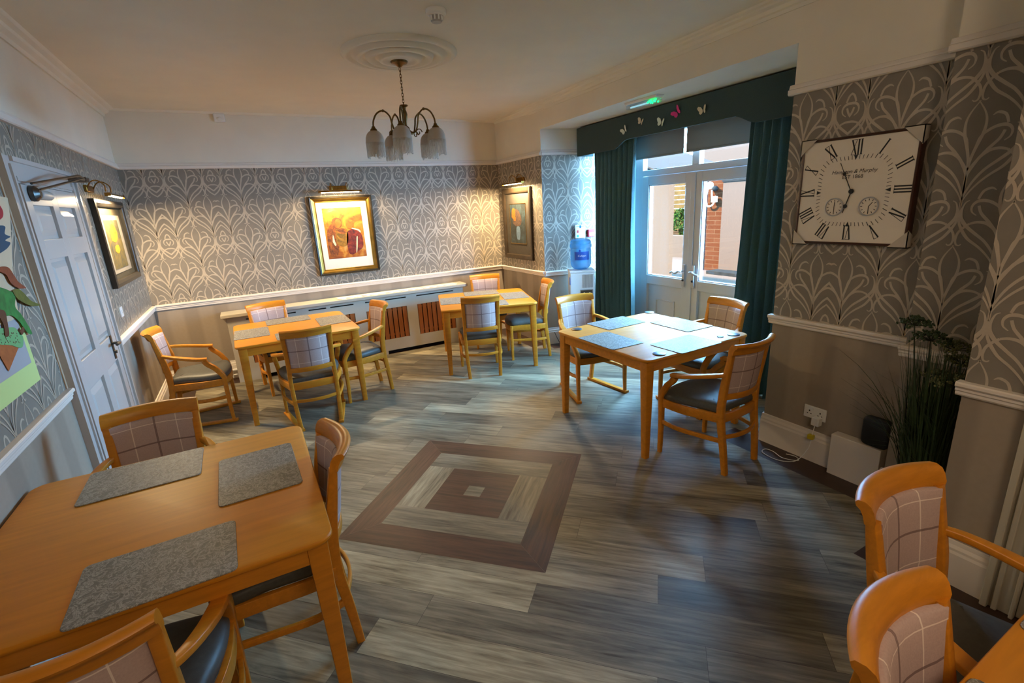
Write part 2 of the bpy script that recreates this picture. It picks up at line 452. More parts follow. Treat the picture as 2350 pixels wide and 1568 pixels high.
def wall(name, W, s0, s1, th=.15, rects=None, s_axis=0., z0=1.673, holes=None, top=HC):
    mb = MB()
    for za, zb, m in ((-.1, HD-.03, 'dado_paper'), (HD-.03, HP, 'paper_bg'), (HP, top, 'upper_white')):
        spans = [(s0, s1, za, zb)]
        for (ha, hb, hc, hd) in holes or []:
            new = []
            for (a, b, c, d) in spans:
                if hb <= a or ha >= b or hd <= c or hc >= d: new.append((a, b, c, d)); continue
                if ha > a: new.append((a, ha, c, d))
                if hb < b: new.append((hb, b, c, d))
                if hd < d: new.append((max(a, ha), min(b, hb), hd, d))
                if hc > c: new.append((max(a, ha), min(b, hb), c, hc))
            spans = new
        for (a, b, c, d) in spans:
            mb.box(a, b, 0, -th, c, d, m, W)
            i = len(mb.f)-6
            for q in range(6): mb.uv[i+q] = [(a, c), (b, c), (b, d), (a, d)] if q != 1 else [(a, c)]*4
            # inner face carries metric UVs along the wall
            mb.uv[i+2] = [(a, c), (b, c), (b, d), (a, d)]
    for r in rects or []: paper(mb, W, [r], s_axis, z0)
    return struct(mb.build(name, smooth=0, recalc=False))

E1 = .012
wall('wall_left', W_left, YF, YB+.15, rects=[(-.6, 3.45, HD, HP), (3.45, 4.73, 2.24, HP), (4.73, YB-.002, HD, HP)], s_axis=YB-.2, z0=1.62)
wall('wall_back', W_back, XL, XS+.15, rects=[(XL+.002, XS-.002, HD, HP)], s_axis=.336, z0=1.677)
wall('wall_front', W_front, XL-.15, XP+.15)
wall('wall_strip', W_strip, 5.38, YB, th=.9, rects=[(5.38, YB-.002, HD, HP)], s_axis=5.98, z0=1.69)
wall('wall_bay_left', W_bayl, 0, .89, th=.15, rects=[(0, .88, HD, HP)], s_axis=.085, z0=1.68)
wall('wall_clock', W_clock, 1.2, 2.1, th=.9, rects=[(1.2, 2.1, HD, HP)], s_axis=1.745, z0=1.634)
wall('wall_chimney', W_chim, .8, 1.22, th=.3, rects=[(.8, 1.22, HD, HP)], s_axis=.83, z0=1.40)
wall('wall_pier', W_pier, YF, .82, th=.6, rects=[(.60, .82, HD, HP), (-.1, .60, HD, HP)], s_axis=.52, z0=1.62)
wall('wall_bay_right', W_bayr, .025, 1.05, th=.15)

# beam over the bay, its face in line with the walls either side
mb = MB(); b = [(XC, 2.10), (XS, 5.38), (4.42, 5.38), (4.42, 2.10)]
mb.prism([(x, y, 2.72) for x, y in b], [(x, y, HC) for x, y in b], 'upper_white'); struct(mb.build('wall_bay_beam', smooth=0))
struct(MB().box(XL-.15, 4.5, YF-.15, YB+.15, HC, HC+.12, 'ceiling_white').build('ceiling', smooth=0))

# mouldings
def trim(name, W, runs, prof, mat='white_paint', parent=None):
    mb = MB()
    for a, b in runs:
        mb.prism([W(a, o, z) for o, z in prof], [W(b, o, z) for o, z in prof], mat)
    return struct(mb.build(name, smooth=0, parent=parent))
P_RAIL = [(-.01, HP), (.022, HP), (.03, HP+.006), (.03, HP+.03), (.018, HP+.036), (.018, HP+.044), (.012, HP+.06), (-.01, HP+.066)]
P_DADO = [(-.01, HD-.066), (.012, HD-.066), (.018, HD-.058), (.018, HD-.046), (.024, HD-.040), (.024, HD-.030), (.036, HD-.018), (.036, HD-.006), (.030, HD), (-.01, HD)]
P_SKIRT = [(-.01, 0), (.024, 0), (.024, .165), (.019, .178), (.019, .19), (.011, .205), (.009, .222), (-.01, .226)]
k = 0
for nm, W, rail, dado, skirt in (
    ('left', W_left, [(YF, YB)], [(YF, 3.45), (4.73, YB)], [(YF, 3.45), (4.73, YB)]),
    ('back', W_back, [(XL, XS)], [(XL, XS)], [(XL, XS)]),
    ('strip', W_strip, [(5.37, YB)], [(5.37, YB)], [(5.37, YB)]),
    ('bay_left', W_bayl, [(0, .88)], [(0, .88)], [(0, .88)]),
    ('clock', W_clock, [(1.215, 2.122)], [(1.215, 2.122)], [(1.58, 2.112)]),
    ('chimney', W_chim, [(.82, 1.24)], [(.82, 1.24)], [(.82, 1.24)]),
    ('pier', W_pier, [(YF, .84)], [(.60, .84), (YF, -.45)], [(.60, .83), (YF, -.45)])):
    trim('trim_%d' % (k+1), W, rail, P_RAIL); trim('trim_%d' % (k+2), W, dado, P_DADO); k += 2
    trim('baseboard_'+nm, W, skirt, P_SKIRT)
k += 1; trim('trim_%d' % k, W_left, [(YF, YB)], [(-.01, HC-.075), (.012, HC-.075), (.02, HC-.05), (.05, HC-.035), (.06, HC-.02), (.09, HC-.012), (.11, HC+.002), (-.01, HC+.002)], 'ceiling_white')
k += 1; trim('trim_%d' % k, W_back, [(XL, XS)], [(-.01, HC-.02), (.02, HC-.02), (.04, HC+.002), (-.01, HC+.002)], 'ceiling_white')
def W_beam(s, o, z): f = (s-2.10)/3.28; x = XC+(XS-XC)*f; return (x-o, s, z)
for W, a, b in ((W_beam, .82, YB),):
    k += 1; trim('trim_%d' % k, W, [(a, b)], [(-.03, HC-.085), (.010, HC-.085), (.016, HC-.066), (.03, HC-.06), (.04, HC-.04), (.065, HC-.03), (.07, HC-.018), (.09, HC-.012), (.10, HC+.002), (-.03, HC+.002)], 'ceiling_white')

# floor: planks laid on the diagonal, brown margin, inlaid square
mb = MB(); R2 = 2**-.5; CX, CY = 1.068, 2.693
def uv2w(u, v): return (CX+(u+v)*R2, CY+(v-u)*R2)
rnd = random.Random(11); PW, PL = .19, 1.262
fix = {}   # planks whose tone the floor shows plainly
for row in range(-34, 34):
    v0 = -.708+PW*row; st = rnd.random()*PL
    if row == -1: st = .607-PL*0
    u = -7.0
    u = st-PL*7
    while u < 7:
        tone = min(1, max(0, rnd.gauss(.5, .2)))
        if row == -1:
            if abs(u-(-.655)) < .1: tone = .95
            if abs(u-.607) < .1: tone = .3
            if abs(u-1.869) < .1: tone = .9
        poly = [uv2w(u, v0), uv2w(u+PL-.0015, v0), uv2w(u+PL-.0015, v0+PW-.0015), uv2w(u, v0+PW-.0015)]
        full = [uv2w(u, v0), uv2w(u+PL, v0), uv2w(u+PL, v0+PW), uv2w(u, v0+PW)]
        q = cliprect(poly, (XL-.1, 4.42, YF-.1, YB+.1))
        if len(q) >= 3:
            ro = rnd.random()*20
            uvs = [(((x-CX)-(y-CY))*R2+ro, ((x-CX)+(y-CY))*R2+ro) for x, y in q]
            mb.poly([(x, y, 0) for x, y in q], 'plank', uvs, tone)
        u += PL
mb.poly([(XL-.1, YF-.1, -.0015), (4.42, YF-.1, -.0015), (4.42, YB+.1, -.0015), (XL-.1, YB+.1, -.0015)], 'border_brown')
def inl(u0, u1, v0, v1, tone, mat='plank', along='u', h=.0006, pts=None):
    P = pts or [(u0, v0), (u1, v0), (u1, v1), (u0, v1)]; ro = rnd.random()*20
    uvs = [((a+ro, b+ro) if along == 'u' else (b+ro, a+ro)) for a, b in P]
    mb.poly([(*uv2w(a, b), h) for a, b in P], mat, uvs, tone)
O, I, K, T = .632, .446, .25, .058; g = .001
for pts, al, tn in (([(-O, O), (O, O), (I, I), (-I, I)], 'u', .3), ([(-O, -O), (-I, -I), (I, -I), (O, -O)], 'u', .2), ([(-O, -O), (-O, O), (-I, I), (-I, -I)], 'v', .6), ([(O, -O), (I, -I), (I, I), (O, O)], 'v', .0)):
    cx = sum(p[0] for p in pts)/4; cy = sum(p[1] for p in pts)/4
    inl(0, 0, 0, 0, tn, 'plank_brown', al, .0006, [(a+(cx-a)*.001, b+(cy-b)*.001) for a, b in pts])
inl(-I, I, K, I, .42); inl(-I, I, -I, -K, .5); inl(-I, -K, -K, K, .8, along='v'); inl(K, I, -K, K, .62, along='v')
for a, b in ((-K, -T), (-T, T), (T, K)):
    if a == -T: inl(-K, -T, a, b, .3, 'plank_brown'); inl(T, K, a, b, .4, 'plank_brown'); inl(-T, T, a, b, .5)
    else: inl(-K, K, a, b, .2, 'plank_brown')
E_ = .24
for x0, x1, y0, y1 in ((XL, XL+E_, YF, YB), (XL+E_, XS, YB-E_, YB), (XS-E_, XS, 5.38, YB-E_), (XC-E_, XC, 1.22, 2.1+E_), (XR2-.216, XC, .82, 1.22), (XP-.17, XP, YF, .82+E_), (XP, XR2-.216, .82, .82+E_)):
    mb.poly([(x0, y0, .0011), (x1, y0, .0011), (x1, y1, .0011), (x0, y1, .0011)], 'border_brown')
mb.poly([(*W_bayl(0, .24, 0)[:2], .0012), (*W_bayl(.9, .24, 0)[:2], .0012), (*W_bayl(.9, 0, 0)[:2], .0012), (*W_bayl(0, 0, 0)[:2], .0012)], 'border_brown')
struct(mb.build('floor', smooth=0, recalc=False))

# ceiling rose
prof = [(.43, 0), (.43, -.014), (.41, -.030), (.385, -.030), (.37, -.016), (.345, -.016), (.325, -.044), (.295, -.044), (.28, -.026), (.255, -.026), (.24, -.052), (.21, -.052), (.195, -.034), (.17, -.034), (.155, -.058), (.125, -.058), (.11, -.046), (.08, -.046), (.001, -.046)]
t = MB().lathe(prof, 64, 'ceiling_white').build('ceiling_rose', smooth=60, loc=(1.28, 3.98, HC))
tag(t, 'round white plaster ceiling rose with concentric rings above the chandelier', 'ceiling rose')

# left door in its frame, with closer and handle
def arch(name, W, a, b, z, w, mat='gloss_white', d=.022):
    mb = MB()
    for (s0, s1, z0, z1) in ((a-w, a, 0, z+w), (b, b+w, 0, z+w), (a, b, z, z+w)):
        mb.box(s0, s1, 0, d, z0, z1, mat, W)
        if z1-z0 > .5:
            i0, i1 = (s1-.035, s1-.012) if s0 < a else (s0+.012, s0+.035)
            mb.box(i0, i1, d, d+.010, z0, z1-w*.3, mat, W); 
            o0, o1 = (s0, s0+.025) if s0 < a else (s1-.025, s1)
            mb.box(o0, o1, d, d+.014, z0, z1, mat, W)
        else:
            mb.box(s0, s1, d, d+.010, z0+.012, z0+.035, mat, W); mb.box(s0, s1, d, d+.014, z1-.025, z1, mat, W)
    return struct(mb.build(name, smooth=0))
k += 1; arch('trim_%d' % k, W_left, 3.60, 4.59, 2.10, .135)
mb = MB()
mb.box(3.445, 3.466, .001, .006, .99, 2.2, 'plaster', W_left); mb.build('trim_99', smooth=0)['kind'] = 'structure'
D0 = .004
mb = MB(); mb.box(3.61, 4.58, D0, D0+.012, .005, 2.095, 'gloss_white', W_left)
st = [(3.61, 3.70), (4.04, 4.15), (4.49, 4.58)]
for a, b in st: mb.box(a, b, D0+.012, D0+.030, .005, 2.095, 'gloss_white', W_left)
for (a, b) in ((3.70, 4.04), (4.15, 4.49)):
    for z0, z1 in ((.005, .22), (.90, 1.08), (1.69, 1.80), (1.99, 2.095)): mb.box(a, b, D0+.012, D0+.030, z0, z1, 'gloss_white', W_left)
    for z0, z1 in ((.22, .90), (1.08, 1.69), (1.80, 1.99)):
        r = [(a+.02, z0+.02), (b-.02, z0+.02), (b-.02, z1-.02), (a+.02, z1-.02)]; q = [(a+.055, z0+.055), (b-.055, z0+.055), (b-.055, z1-.055), (a+.055, z1-.055)]
        mb.prism([W_left(s, D0+.012, z) for s, z in r], [W_left(s, D0+.026, z) for s, z in q], 'gloss_white')
door = struct(mb.build('door_1', smooth=0, bevel=.002), 'white six-panel door in the left wall')
mb = MB(); mb.box(4.415, 4.45, D0+.03, D0+.037, .915, 1.09, 'steel_dark', W_left)
mb.tube([W_left(4.432, D0+.03, 1.03), W_left(4.432, D0+.075, 1.03), W_left(4.42, D0+.082, 1.03), W_left(4.33, D0+.082, 1.035)], .010, 8, 'steel_dark')
mb.tube([W_left(4.432, D0+.03, .965), W_left(4.432, D0+.05, .965)], .012, 8, 'steel_dark'); mb.build('door_handle', door)
mb = MB(); mb.tube([W_left(3.71, D0+.03, 2.05), W_left(3.71, D0+.055, 2.05), W_left(3.71, D0+.075, 2.05)], [.042, .042, .02], 16, 'steel_dark')
mb.tube([W_left(3.74, D0+.052, 2.048), W_left(3.92, D0+.052, 2.045), W_left(3.95, D0+.052, 2.045)], [.028, .026, .012], 10, 'grey_plastic'); mb.build('door_closer', door, bevel=.006)
mb = MB(); mb.tube([W_left(3.66, D0+.06, 2.10), W_left(4.20, D0+.16, 2.18), W_left(4.62, D0+.10, 2.19)], .007, 6, 'steel_dark'); mb.tube([W_left(3.72, D0+.07, 2.07), W_left(4.30, D0+.14, 2.165), W_left(4.64, D0+.10, 2.185)], .007, 6, 'steel_dark')
mb.box(4.58, 4.68, .02, .12, 2.17, 2.20, 'steel_dark', W_left); mb.build('closer_arm', door)

# opening on the right: moulded casing and door beyond the pier
k += 1
mb = MB()
for a, b, o in ((.49, .60, .03), (.575, .60, .055), (.545, .565, .045), (.49, .505, .050)): mb.box(a, b, 0, o, 0, 2.2, 'cover_paint', W_pier)
for a, b, o in ((-.44, -.33, .03), (-.44, -.415, .055)): mb.box(a, b, 0, o, 0, 2.2, 'cover_paint', W_pier)
mb.box(-.44, .60, 0, .05, 2.1, 2.22, 'cover_paint', W_pier); struct(mb.build('trim_%d' % k, smooth=0, bevel=.004))
mb = MB(); mb.box(-.33, .49, .002, .022, .005, 2.1, 'cover_paint', W_pier)
for a, b in ((-.22, .05), (.13, .40)):
    for c, d in ((.2, .85), (1.05, 1.95)): mb.box(a, b, .02, .028, c, d, 'cover_paint', W_pier)
struct(mb.build('door_4', smooth=0, bevel=.003))

# ---------------- french doors, transoms and side lights
XD = 4.20
WD = lambda s, o, z: (XD-o, s, z)
mb = MB()
Ya, Yb, Yl, Yr, Ym = 2.215, 5.215, 4.47, 2.95, 3.71
for a, b, c, d in ((Yl, Yl+.13, 0, 2.72), (Yr-.13, Yr, 0, 2.72), (Yb-.06, Yb, 0, 2.72), (Ya, Ya+.06, 0, 2.72), (Ya+.06, Yr-.13, 0, .05), (Yl+.13, Yb-.06, 0, .05)):
    mb.box(a, b, -.07, 0, c, d, 'upvc', WD)
mb.box(Yr, Yl, -.07, 0, 2.085, 2.15, 'upvc', WD); mb.box(Ya+.06, Yr-.13, -.07, 0, 2.085, 2.165, 'upvc', WD); mb.box(Yl+.13, Yb-.06, -.07, 0, 2.085, 2.165, 'upvc', WD)
mb.box(Yr, Yl, -.07, 0, 2.52, 2.72, 'upvc', WD); mb.box(Ya+.06, Yr-.13, -.07, 0, 2.52, 2.72, 'upvc', WD); mb.box(Yl+.13, Yb-.06, -.07, 0, 2.52, 2.72, 'upvc', WD)
mb.box(Ym-.045, Ym+.045, -.07, 0, 2.15, 2.52, 'upvc', WD)
for a, b in ((Ya+.06, Yr-.13), (Yl+.13, Yb-.06)):
    mb.box(a, b, -.07, 0, .88, .965, 'upvc', WD); mb.box(a, b, -.05, -.02, .05, .88, 'upvc', WD)
win = struct(mb.build('window_1', smooth=0, bevel=.004))
def pane(a, b, c, d, parent, name='window_pane'):
    mb = MB(); mb.poly([WD(a, -.035, c), WD(b, -.035, c), WD(b, -.035, d), WD(a, -.035, d)], 'pane_glass'); mb.build(name, parent, smooth=0, recalc=False)
pane(Ym+.045, Yl, 2.15, 2.52, win); pane(Yr, Ym-.045, 2.15, 2.52, win)
for a, b in ((Ya+.06, Yr-.13), (Yl+.13, Yb-.06)): pane(a, b, .965, 2.085, win); pane(a, b, 2.165, 2.52, win)
for idx, (a, b, hs) in enumerate(((Ym+.004, Yl-.004, 1), (Yr+.004, Ym-.004, -1))):
    mb = MB(); f = .105
    mb.box(a, a+f, -.06, .012, .02, 2.08, 'upvc', WD); mb.box(b-f, b, -.06, .012, .02, 2.08, 'upvc', WD)
    mb.box(a+f, b-f, -.06, .012, 1.985, 2.08, 'upvc', WD); mb.box(a+f, b-f, -.06, .012, .85, .955, 'upvc', WD); mb.box(a+f, b-f, -.06, .012, .02, .12, 'upvc', WD)
    for (u0, u1, v0, v1) in ((a+f, a+f+.012, .955, 1.985), (b-f-.012, b-f, .955, 1.985), (a+f, b-f, .955, .967), (a+f, b-f, 1.973, 1.985)): mb.box(u0, u1, -.03, .004, v0, v1, 'upvc', WD)
    if idx == 0: mb.box(Ym-.03, Ym+.03, .012, .024, .02, 2.075, 'upvc', WD)
    d = struct(mb.build('door_%d' % (2+idx), smooth=0, bevel=.004), 'white glazed patio door leaf, %s of the pair' % ('left' if idx == 0 else 'right'))
    pane(a+f, b-f, .955, 1.985, d)
    mb = MB(); mb.box(a+f, b-f, -.045, -.02, .12, .85, 'upvc', WD)
    for g_, o in ((.0, .004), ):
        a2, b2, c2, d2 = a+f+.12, b-f-.12, .30, .68
        for q in ((a2, a2+.018, c2, d2), (b2-.018, b2, c2, d2), (a2, b2, c2, c2+.018), (a2, b2, d2-.018, d2)): mb.box(q[0], q[1], -.02, -.010, q[2], q[3], 'upvc', WD)
    mb.build('door_panel', d, smooth=0, bevel=.003)
    hc = Ym+.075 if idx == 0 else Ym-.055
    mb = MB(); mb.box(hc-.016, hc+.016, .024, .034, .88, 1.12, 'chrome', WD); mb.tube([WD(hc, .034, .95), WD(hc, .042, .95)], .012, 10, 'black_plastic')
    if idx == 0: path = [WD(hc, .03, 1.05), WD(hc, .085, 1.05), WD(hc+.02, .09, 1.052), WD(hc+.05, .09, 1.035), WD(hc+.075, .09, 1.03), WD(hc+.11, .09, 1.042), WD(hc+.135, .09, 1.025)]
    else: path = [WD(hc, .03, 1.05), WD(hc, .08, 1.05), WD(hc-.02, .085, 1.055), WD(hc-.07, .085, 1.035), WD(hc-.12, .085, 1.025)]
    mb.tube(crom(path, 3), .011, 8, 'chrome'); mb.build('door_handle', d)
# ------------------------------------------------------------------ tables
ZT = .77
def rrect(x0, x1, y0, y1, r, n=6):
    out = []
    for cx, cy, a0 in ((x1-r, y1-r, 0), (x0+r, y1-r, PI/2), (x0+r, y0+r, PI), (x1-r, y0+r, 3*PI/2)):
        out += [(cx+r*math.cos(a0+PI/2*i/n), cy+r*math.sin(a0+PI/2*i/n)) for i in range(n+1)]
    return out
def make_table(label, sx=1.10, sy=1.10, loc=(0, 0, 0), rz=0., group=None, r=.06):
    t = thing('dining_table', label, 'table', loc, rz, group); a, b = sx/2, sy/2
    mb = MB(); rings = []
    for ins, z in ((.012, ZT-.028), (.004, ZT-.024), (0, ZT-.016), (0, ZT-.008), (.003, ZT-.002), (.009, ZT)):
        rings.append([(x, y, z) for x, y in rrect(-a+ins, a-ins, -b+ins, b-ins, r)])
    mb.loft(rings, 'beech_top'); mb.build('tabletop', t, smooth=30)
    for sgx in (-1, 1):
        for sgy in (-1, 1):
            rings = []
            for z, w in ((0, .044), (.30, .055), (.64, .068), (ZT-.029, .070)):
                x1, y1 = sgx*(a-.022), sgy*(b-.022)           # outer faces stay upright, inner faces taper
                if z < .64: x1 -= sgx*.004*(1-z/.64); y1 -= sgy*.004*(1-z/.64)
                x0, y0 = x1-sgx*w, y1-sgy*w
                X0, X1, Y0, Y1 = min(x0, x1), max(x0, x1), min(y0, y1), max(y0, y1)
                rings.append([(x, y, z) for x, y in rrect(X0, X1, Y0, Y1, .006, 2)])
            MB().loft(rings, 'beech').build('leg', t, smooth=40)
    mb = MB()
    for sg in (-1, 1):
        mb.box(-a+.09, a-.09, sg*(b-.030), sg*(b-.052), ZT-.102, ZT-.029, 'beech'); mb.box(sg*(a-.030), sg*(a-.052), -b+.09, b-.09, ZT-.102, ZT-.029, 'beech')
    mb.build('apron', t, smooth=0, bevel=.002)
    return t
TB = {}
TB['L'] = ((.30, 5.345), math.radians(1.2)); TB['F'] = ((2.465, 5.335), math.radians(-18.5)); TB['M'] = ((2.812, 2.90), math.radians(.8)); TB['N'] = ((-.455, 2.137), math.radians(.0)); TB['R'] = ((1.42, -.17), math.radians(0))
make_table('honey beech dining table along the radiator cover with four grey placemats', loc=(*TB['L'][0], 0), rz=TB['L'][1])
make_table('honey beech dining table turned at an angle in the far right corner', loc=(*TB['F'][0], 0), rz=TB['F'][1])
make_table('honey beech dining table beside the patio doors with marbled placemats and round coasters', loc=(*TB['M'][0], 0), rz=TB['M'][1])
make_table('large orange-lit beech dining table against the left wall near the panelled door', loc=(*TB['N'][0], 0), rz=TB['N'][1])
make_table('beech dining table partly cut off at the bottom right corner of the room', 1.40, .90, loc=(*TB['R'][0], 0), rz=TB['R'][1])

def on_table(k, x, y):
    (cx, cy), a = TB[k]; return (cx+x*math.cos(a)-y*math.sin(a), cy+x*math.sin(a)+y*math.cos(a))
mat_mb = MB(); mat_mb.loft([[(x, y, z) for x, y in rrect(-.22+i, .22-i, -.155+i, .155-i, .02, 4)] for i, z in ((.0015, 0), (0, .001), (0, .003), (.0015, .0045))], 'mat_marble')
mat0 = None
def placemat(k, wx, wy, rot, label):
    """placemat with its centre at world wx, wy"""
    global mat0
    if mat0 is None: mat0 = mat_mb.build('placemat', smooth=30); o = mat0
    else: o = mat0.copy(); COL.objects.link(o)
    o.location = (wx, wy, ZT+.0003); o.rotation_euler.z = rot
    tag(o, label, 'placemat', 'grey marbled placemats on the %s' % {'L': 'table along the radiator cover', 'F': 'far corner table', 'M': 'table by the patio doors', 'N': 'left wall table', 'R': 'bottom right table'}[k])
q = PI/2
placemat('M', 2.822, 3.312, .03, 'bluish marbled placemat on patio-door table, beside the curtain side edge')
placemat('M', 2.408, 2.900, q, 'bluish marbled placemat on patio-door table, on the edge facing the room')
placemat('M', 3.201, 2.912, q, 'bluish marbled placemat on patio-door table, in front of the chair by the doors')
placemat('M', 2.781, 2.472, .03, 'bluish marbled placemat on patio-door table, nearest the straight-legged armchair')
placemat('L', -.092, 5.315, q, 'grey placemat at left end of the radiator-side table, before the wall-side armchair')
placemat('L', .272, 5.742, .02, 'grey placemat on radiator-side table, on the edge next to the radiator cover')
placemat('L', .687, 5.380, q, 'grey placemat on radiator-side table, at the end toward the slatted grilles')
placemat('L', .325, 4.960, .02, 'grey placemat on radiator-side table, half hidden behind the checked chair back')
a = TB['F'][1]
for (x, y, r, s) in ((-.385, .0, a+q, 'grey placemat on far corner table, on the edge toward the radiator cover'), (.0, .385, a, 'grey placemat on far corner table, before the chair in the corner'), (.372, .01, a+q, 'grey placemat on far corner table, by the chair under the flower picture'), (.0, -.375, a, 'grey placemat on far corner table, half hidden behind a checked chair back')):
    placemat('F', *on_table('F', x, y), r, s)
placemat('N', -.571, 2.512, .02, 'dark grey placemat on left wall table, under the chair back by the panelled door')
placemat('N', -.121, 2.240, q+.03, 'dark grey placemat on left wall table, beside the curved chair rail at its right edge')
placemat('N', -.425, 1.728, .03, 'dark grey placemat on left wall table, the large one nearest the viewer')
placemat('R', 1.728, .115, 0, 'dark grey placemat at right edge of picture on the bottom right table')
placemat('R', 1.04, .115, 0, 'dark grey placemat at bottom edge of picture on the bottom right table')

c0 = None
for (x, y, s) in ((3.338, 3.43, 'round dark coaster at the table corner nearest the patio doors'), (2.42, 3.36, 'round dark coaster at the table corner nearest the water cooler'), (2.45, 2.41, 'round dark coaster at the table corner nearest the floor inlay'), (3.25, 2.42, 'round dark coaster at the table corner nearest the clock wall')):
    if c0 is None: c0 = MB().lathe([(.001, 0), (.044, 0), (.046, .0015), (.046, .004), (.044, .0055), (.001, .0055)], 28, 'coaster').build('coaster', smooth=40); o = c0
    else: o = c0.copy(); COL.objects.link(o)
    o.location = (x, y, ZT+.0003); tag(o, s, 'coaster', 'round coasters on the patio-door table')
mb = MB(); hp = [(0, -.026), (.022, -.004), (.026, .012), (.016, .022), (0, .012), (-.016, .022), (-.026, .012), (-.022, -.004)]
mb.prism([(x, y, 0) for x, y in hp], [(x, y, .004) for x, y in hp], 'black_print')
tag(mb.build('heart_chip', smooth=0, loc=(3.12, 2.44, ZT+.0003), rotz=.8), 'small dark heart-shaped chip lying on the patio-door table', 'ornament')

# ------------------------------------------------------------------ chairs
def rail_curve(w, depth, n=11):
    """plan curve of the back, ends toward the sitter (+y)"""
    return [(-w+2*w*i/(n-1), depth*((2*i/(n-1)-1)**2)) for i in range(n)]
def make_chair(label, arms=True, skids=False, loc=(0, 0, 0), rz=0., group=None):
    t = thing('armchair' if arms else 'dining_chair', label, 'chair', loc, rz, group)
    fw = .262 if arms else .212; fy = .225
    # rear legs run on as back posts
    for sg in (-1, 1):
        z0 = .022 if skids else 0
        path = crom([(sg*.172, -.252, z0), (sg*.182, -.232, .20), (sg*.188, -.205, .42), (sg*.184, -.212, .60), (sg*.188, -.238, .76), (sg*.191, -.257, .872)], 4)
        n = len(path); MB().bar(path, [(.036, .034+.014*min(1, i/(n*.4))-(.022*max(0, (i/n-.6))/.4)) for i in range(n)], (0, 1, 0), 'beech').build('leg', t, smooth=45)
    for sg in (-1, 1):
        z0 = .022 if skids else 0
        if arms:
            path = crom([(sg*fw, fy+.005, z0), (sg*fw, fy, .20), (sg*fw, fy, .40), (sg*(fw+.002), fy-.002, .46), (sg*(fw+.012), fy-.055, .55), (sg*(fw+.018), fy-.105, .60), (sg*(fw+.018), fy-.125, .636)], 4); n = len(path)
            sz = [(.026+.012*min(1, i/(n*.4)), .028+.012*min(1, i/(n*.4)) if i < n*.5 else .042) for i in range(n)]
        else:
            path = [(sg*fw, fy, z0), (sg*fw, fy, .25), (sg*fw, fy, .43)]; sz = [(.028, .028), (.036, .036), (.038, .038)]
        MB().bar(path, sz, (0, 1, 0), 'beech').build('leg', t, smooth=45)
    if arms:
        for sg in (-1, 1):
            path = crom([(sg*.190, -.228, .716), (sg*.228, -.165, .704), (sg*.262, -.06, .680), (sg*(fw+.018), .05, .656), (sg*(fw+.018), .125, .646)], 5); n = len(path)
            MB().bar(path, [(.026+.026*min(1, i/(n*.55)), .026) for i in range(n)], (0, 0, 1), 'beech', .4).build('armrest', t, smooth=50)
    # seat frame
    mb = MB(); zf, hf = .405, .062
    fr = crom([(-fw, fy, zf), (-fw*.5, fy+.028, zf), (0, fy+.036, zf), (fw*.5, fy+.028, zf), (fw, fy, zf)], 3)
    mb.bar(fr, (.024, hf), (0, 0, 1), 'beech', .2)
    for sg in (-1, 1): mb.bar(crom([(sg*fw, fy, zf), (sg*(fw*.97+.006), .05, zf), (sg*.215, -.12, zf), (sg*.192, -.205, zf)], 3), (.024, hf), (0, 0, 1), 'beech', .2)
    mb.bar([(-.19, -.208, zf), (-.1, -.222, zf), (0, -.226, zf), (.1, -.222, zf), (.19, -.208, zf)], (.022, hf), (0, 0, 1), 'beech', .2)
    mb.build('seat_frame', t, smooth=45)
    # cushion
    def outline(ins):
        W_, B_ = fw+.004-ins, .190-ins*.6; yf = fy+.050-ins; yb = -.205+ins
        pts = crom([(-B_, yb, 0), (-B_-.018, -.10, 0), (-W_+.012, .05, 0), (-W_, fy-.06, 0), (-W_+.018, fy+.005-ins*.5, 0), (-W_*.5, yf-.012, 0), (0, yf, 0), (W_*.5, yf-.012, 0), (W_-.018, fy+.005-ins*.5, 0), (W_, fy-.06, 0), (W_-.012, .05, 0), (B_+.018, -.10, 0), (B_, yb, 0)], 3)
        return pts
    mb = MB(); rings = []
    for ins, z in ((.016, .432), (.004, .437), (0, .450), (.001, .466), (.010, .482), (.030, .494), (.075, .503), (.14, .506)):
        rings.append([(p.x, p.y, z) for p in outline(ins)])
    mb.loft(rings, 'seat_vinyl'); mb.build('seat', t, smooth=50)
    # top rail: rolled over to the rear, wrapping round the sitter
    mb = MB(); rings = []
    for x, y in rail_curve(.210, .058, 15):
        sec = [(.015, 0), (.019, .022), (.014, .048), (.006, .064), (-.010, .072), (-.030, .070), (-.039, .060), (-.036, .048), (-.024, .040), (-.017, .024), (-.013, 0)]
        yb = -.316+y
        rings.append([(x, yb+a*1.0-(b*.12), .862+b) for a, b in sec])
    mb.loft(rings, 'beech'); mb.build('top_rail', t, smooth=50)
    mb = MB(); lo = [(x, -.262+y, .560) for x, y in rail_curve(.180, .042, 9)]
    mb.bar(lo, (.022, .042), (0, 0, 1), 'beech', .3); mb.build('back_rail', t, smooth=45)
    # checked upholstered panel
    mb = MB(); rings = []
    zs = [.578, .584, .62, .70, .78, .84, .862, .868]; ofs = [0, .006, .012, .014, .014, .012, .006, 0]
    for z, o in zip(zs, ofs):
        f = (z-.578)/.29; w = .169+.010*f; yc = -.258-.042*f; d = .045+.012*f
        cv = rail_curve(w, d, 11)
        front = [(x, yc+y+.006+o*(1-(abs(x)/w)**6), z) for x, y in cv]; back = [(x, yc+y-.010-o*.5*(1-(abs(x)/w)**6), z) for x, y in reversed(cv)]
        rings.append(front+back)
    mb.loft(rings, 'plaid'); mb.build('back_panel', t, smooth=60)
    # stretchers
    for sg in (-1, 1):
        MB().bar(crom([(sg*fw, fy, .255), (sg*(fw*.98+.012), .08, .250), (sg*.226, -.10, .246), (sg*.184, -.226, .243)], 4), (.018, .030), (0, 0, 1), 'beech').build('stretcher', t, smooth=45)
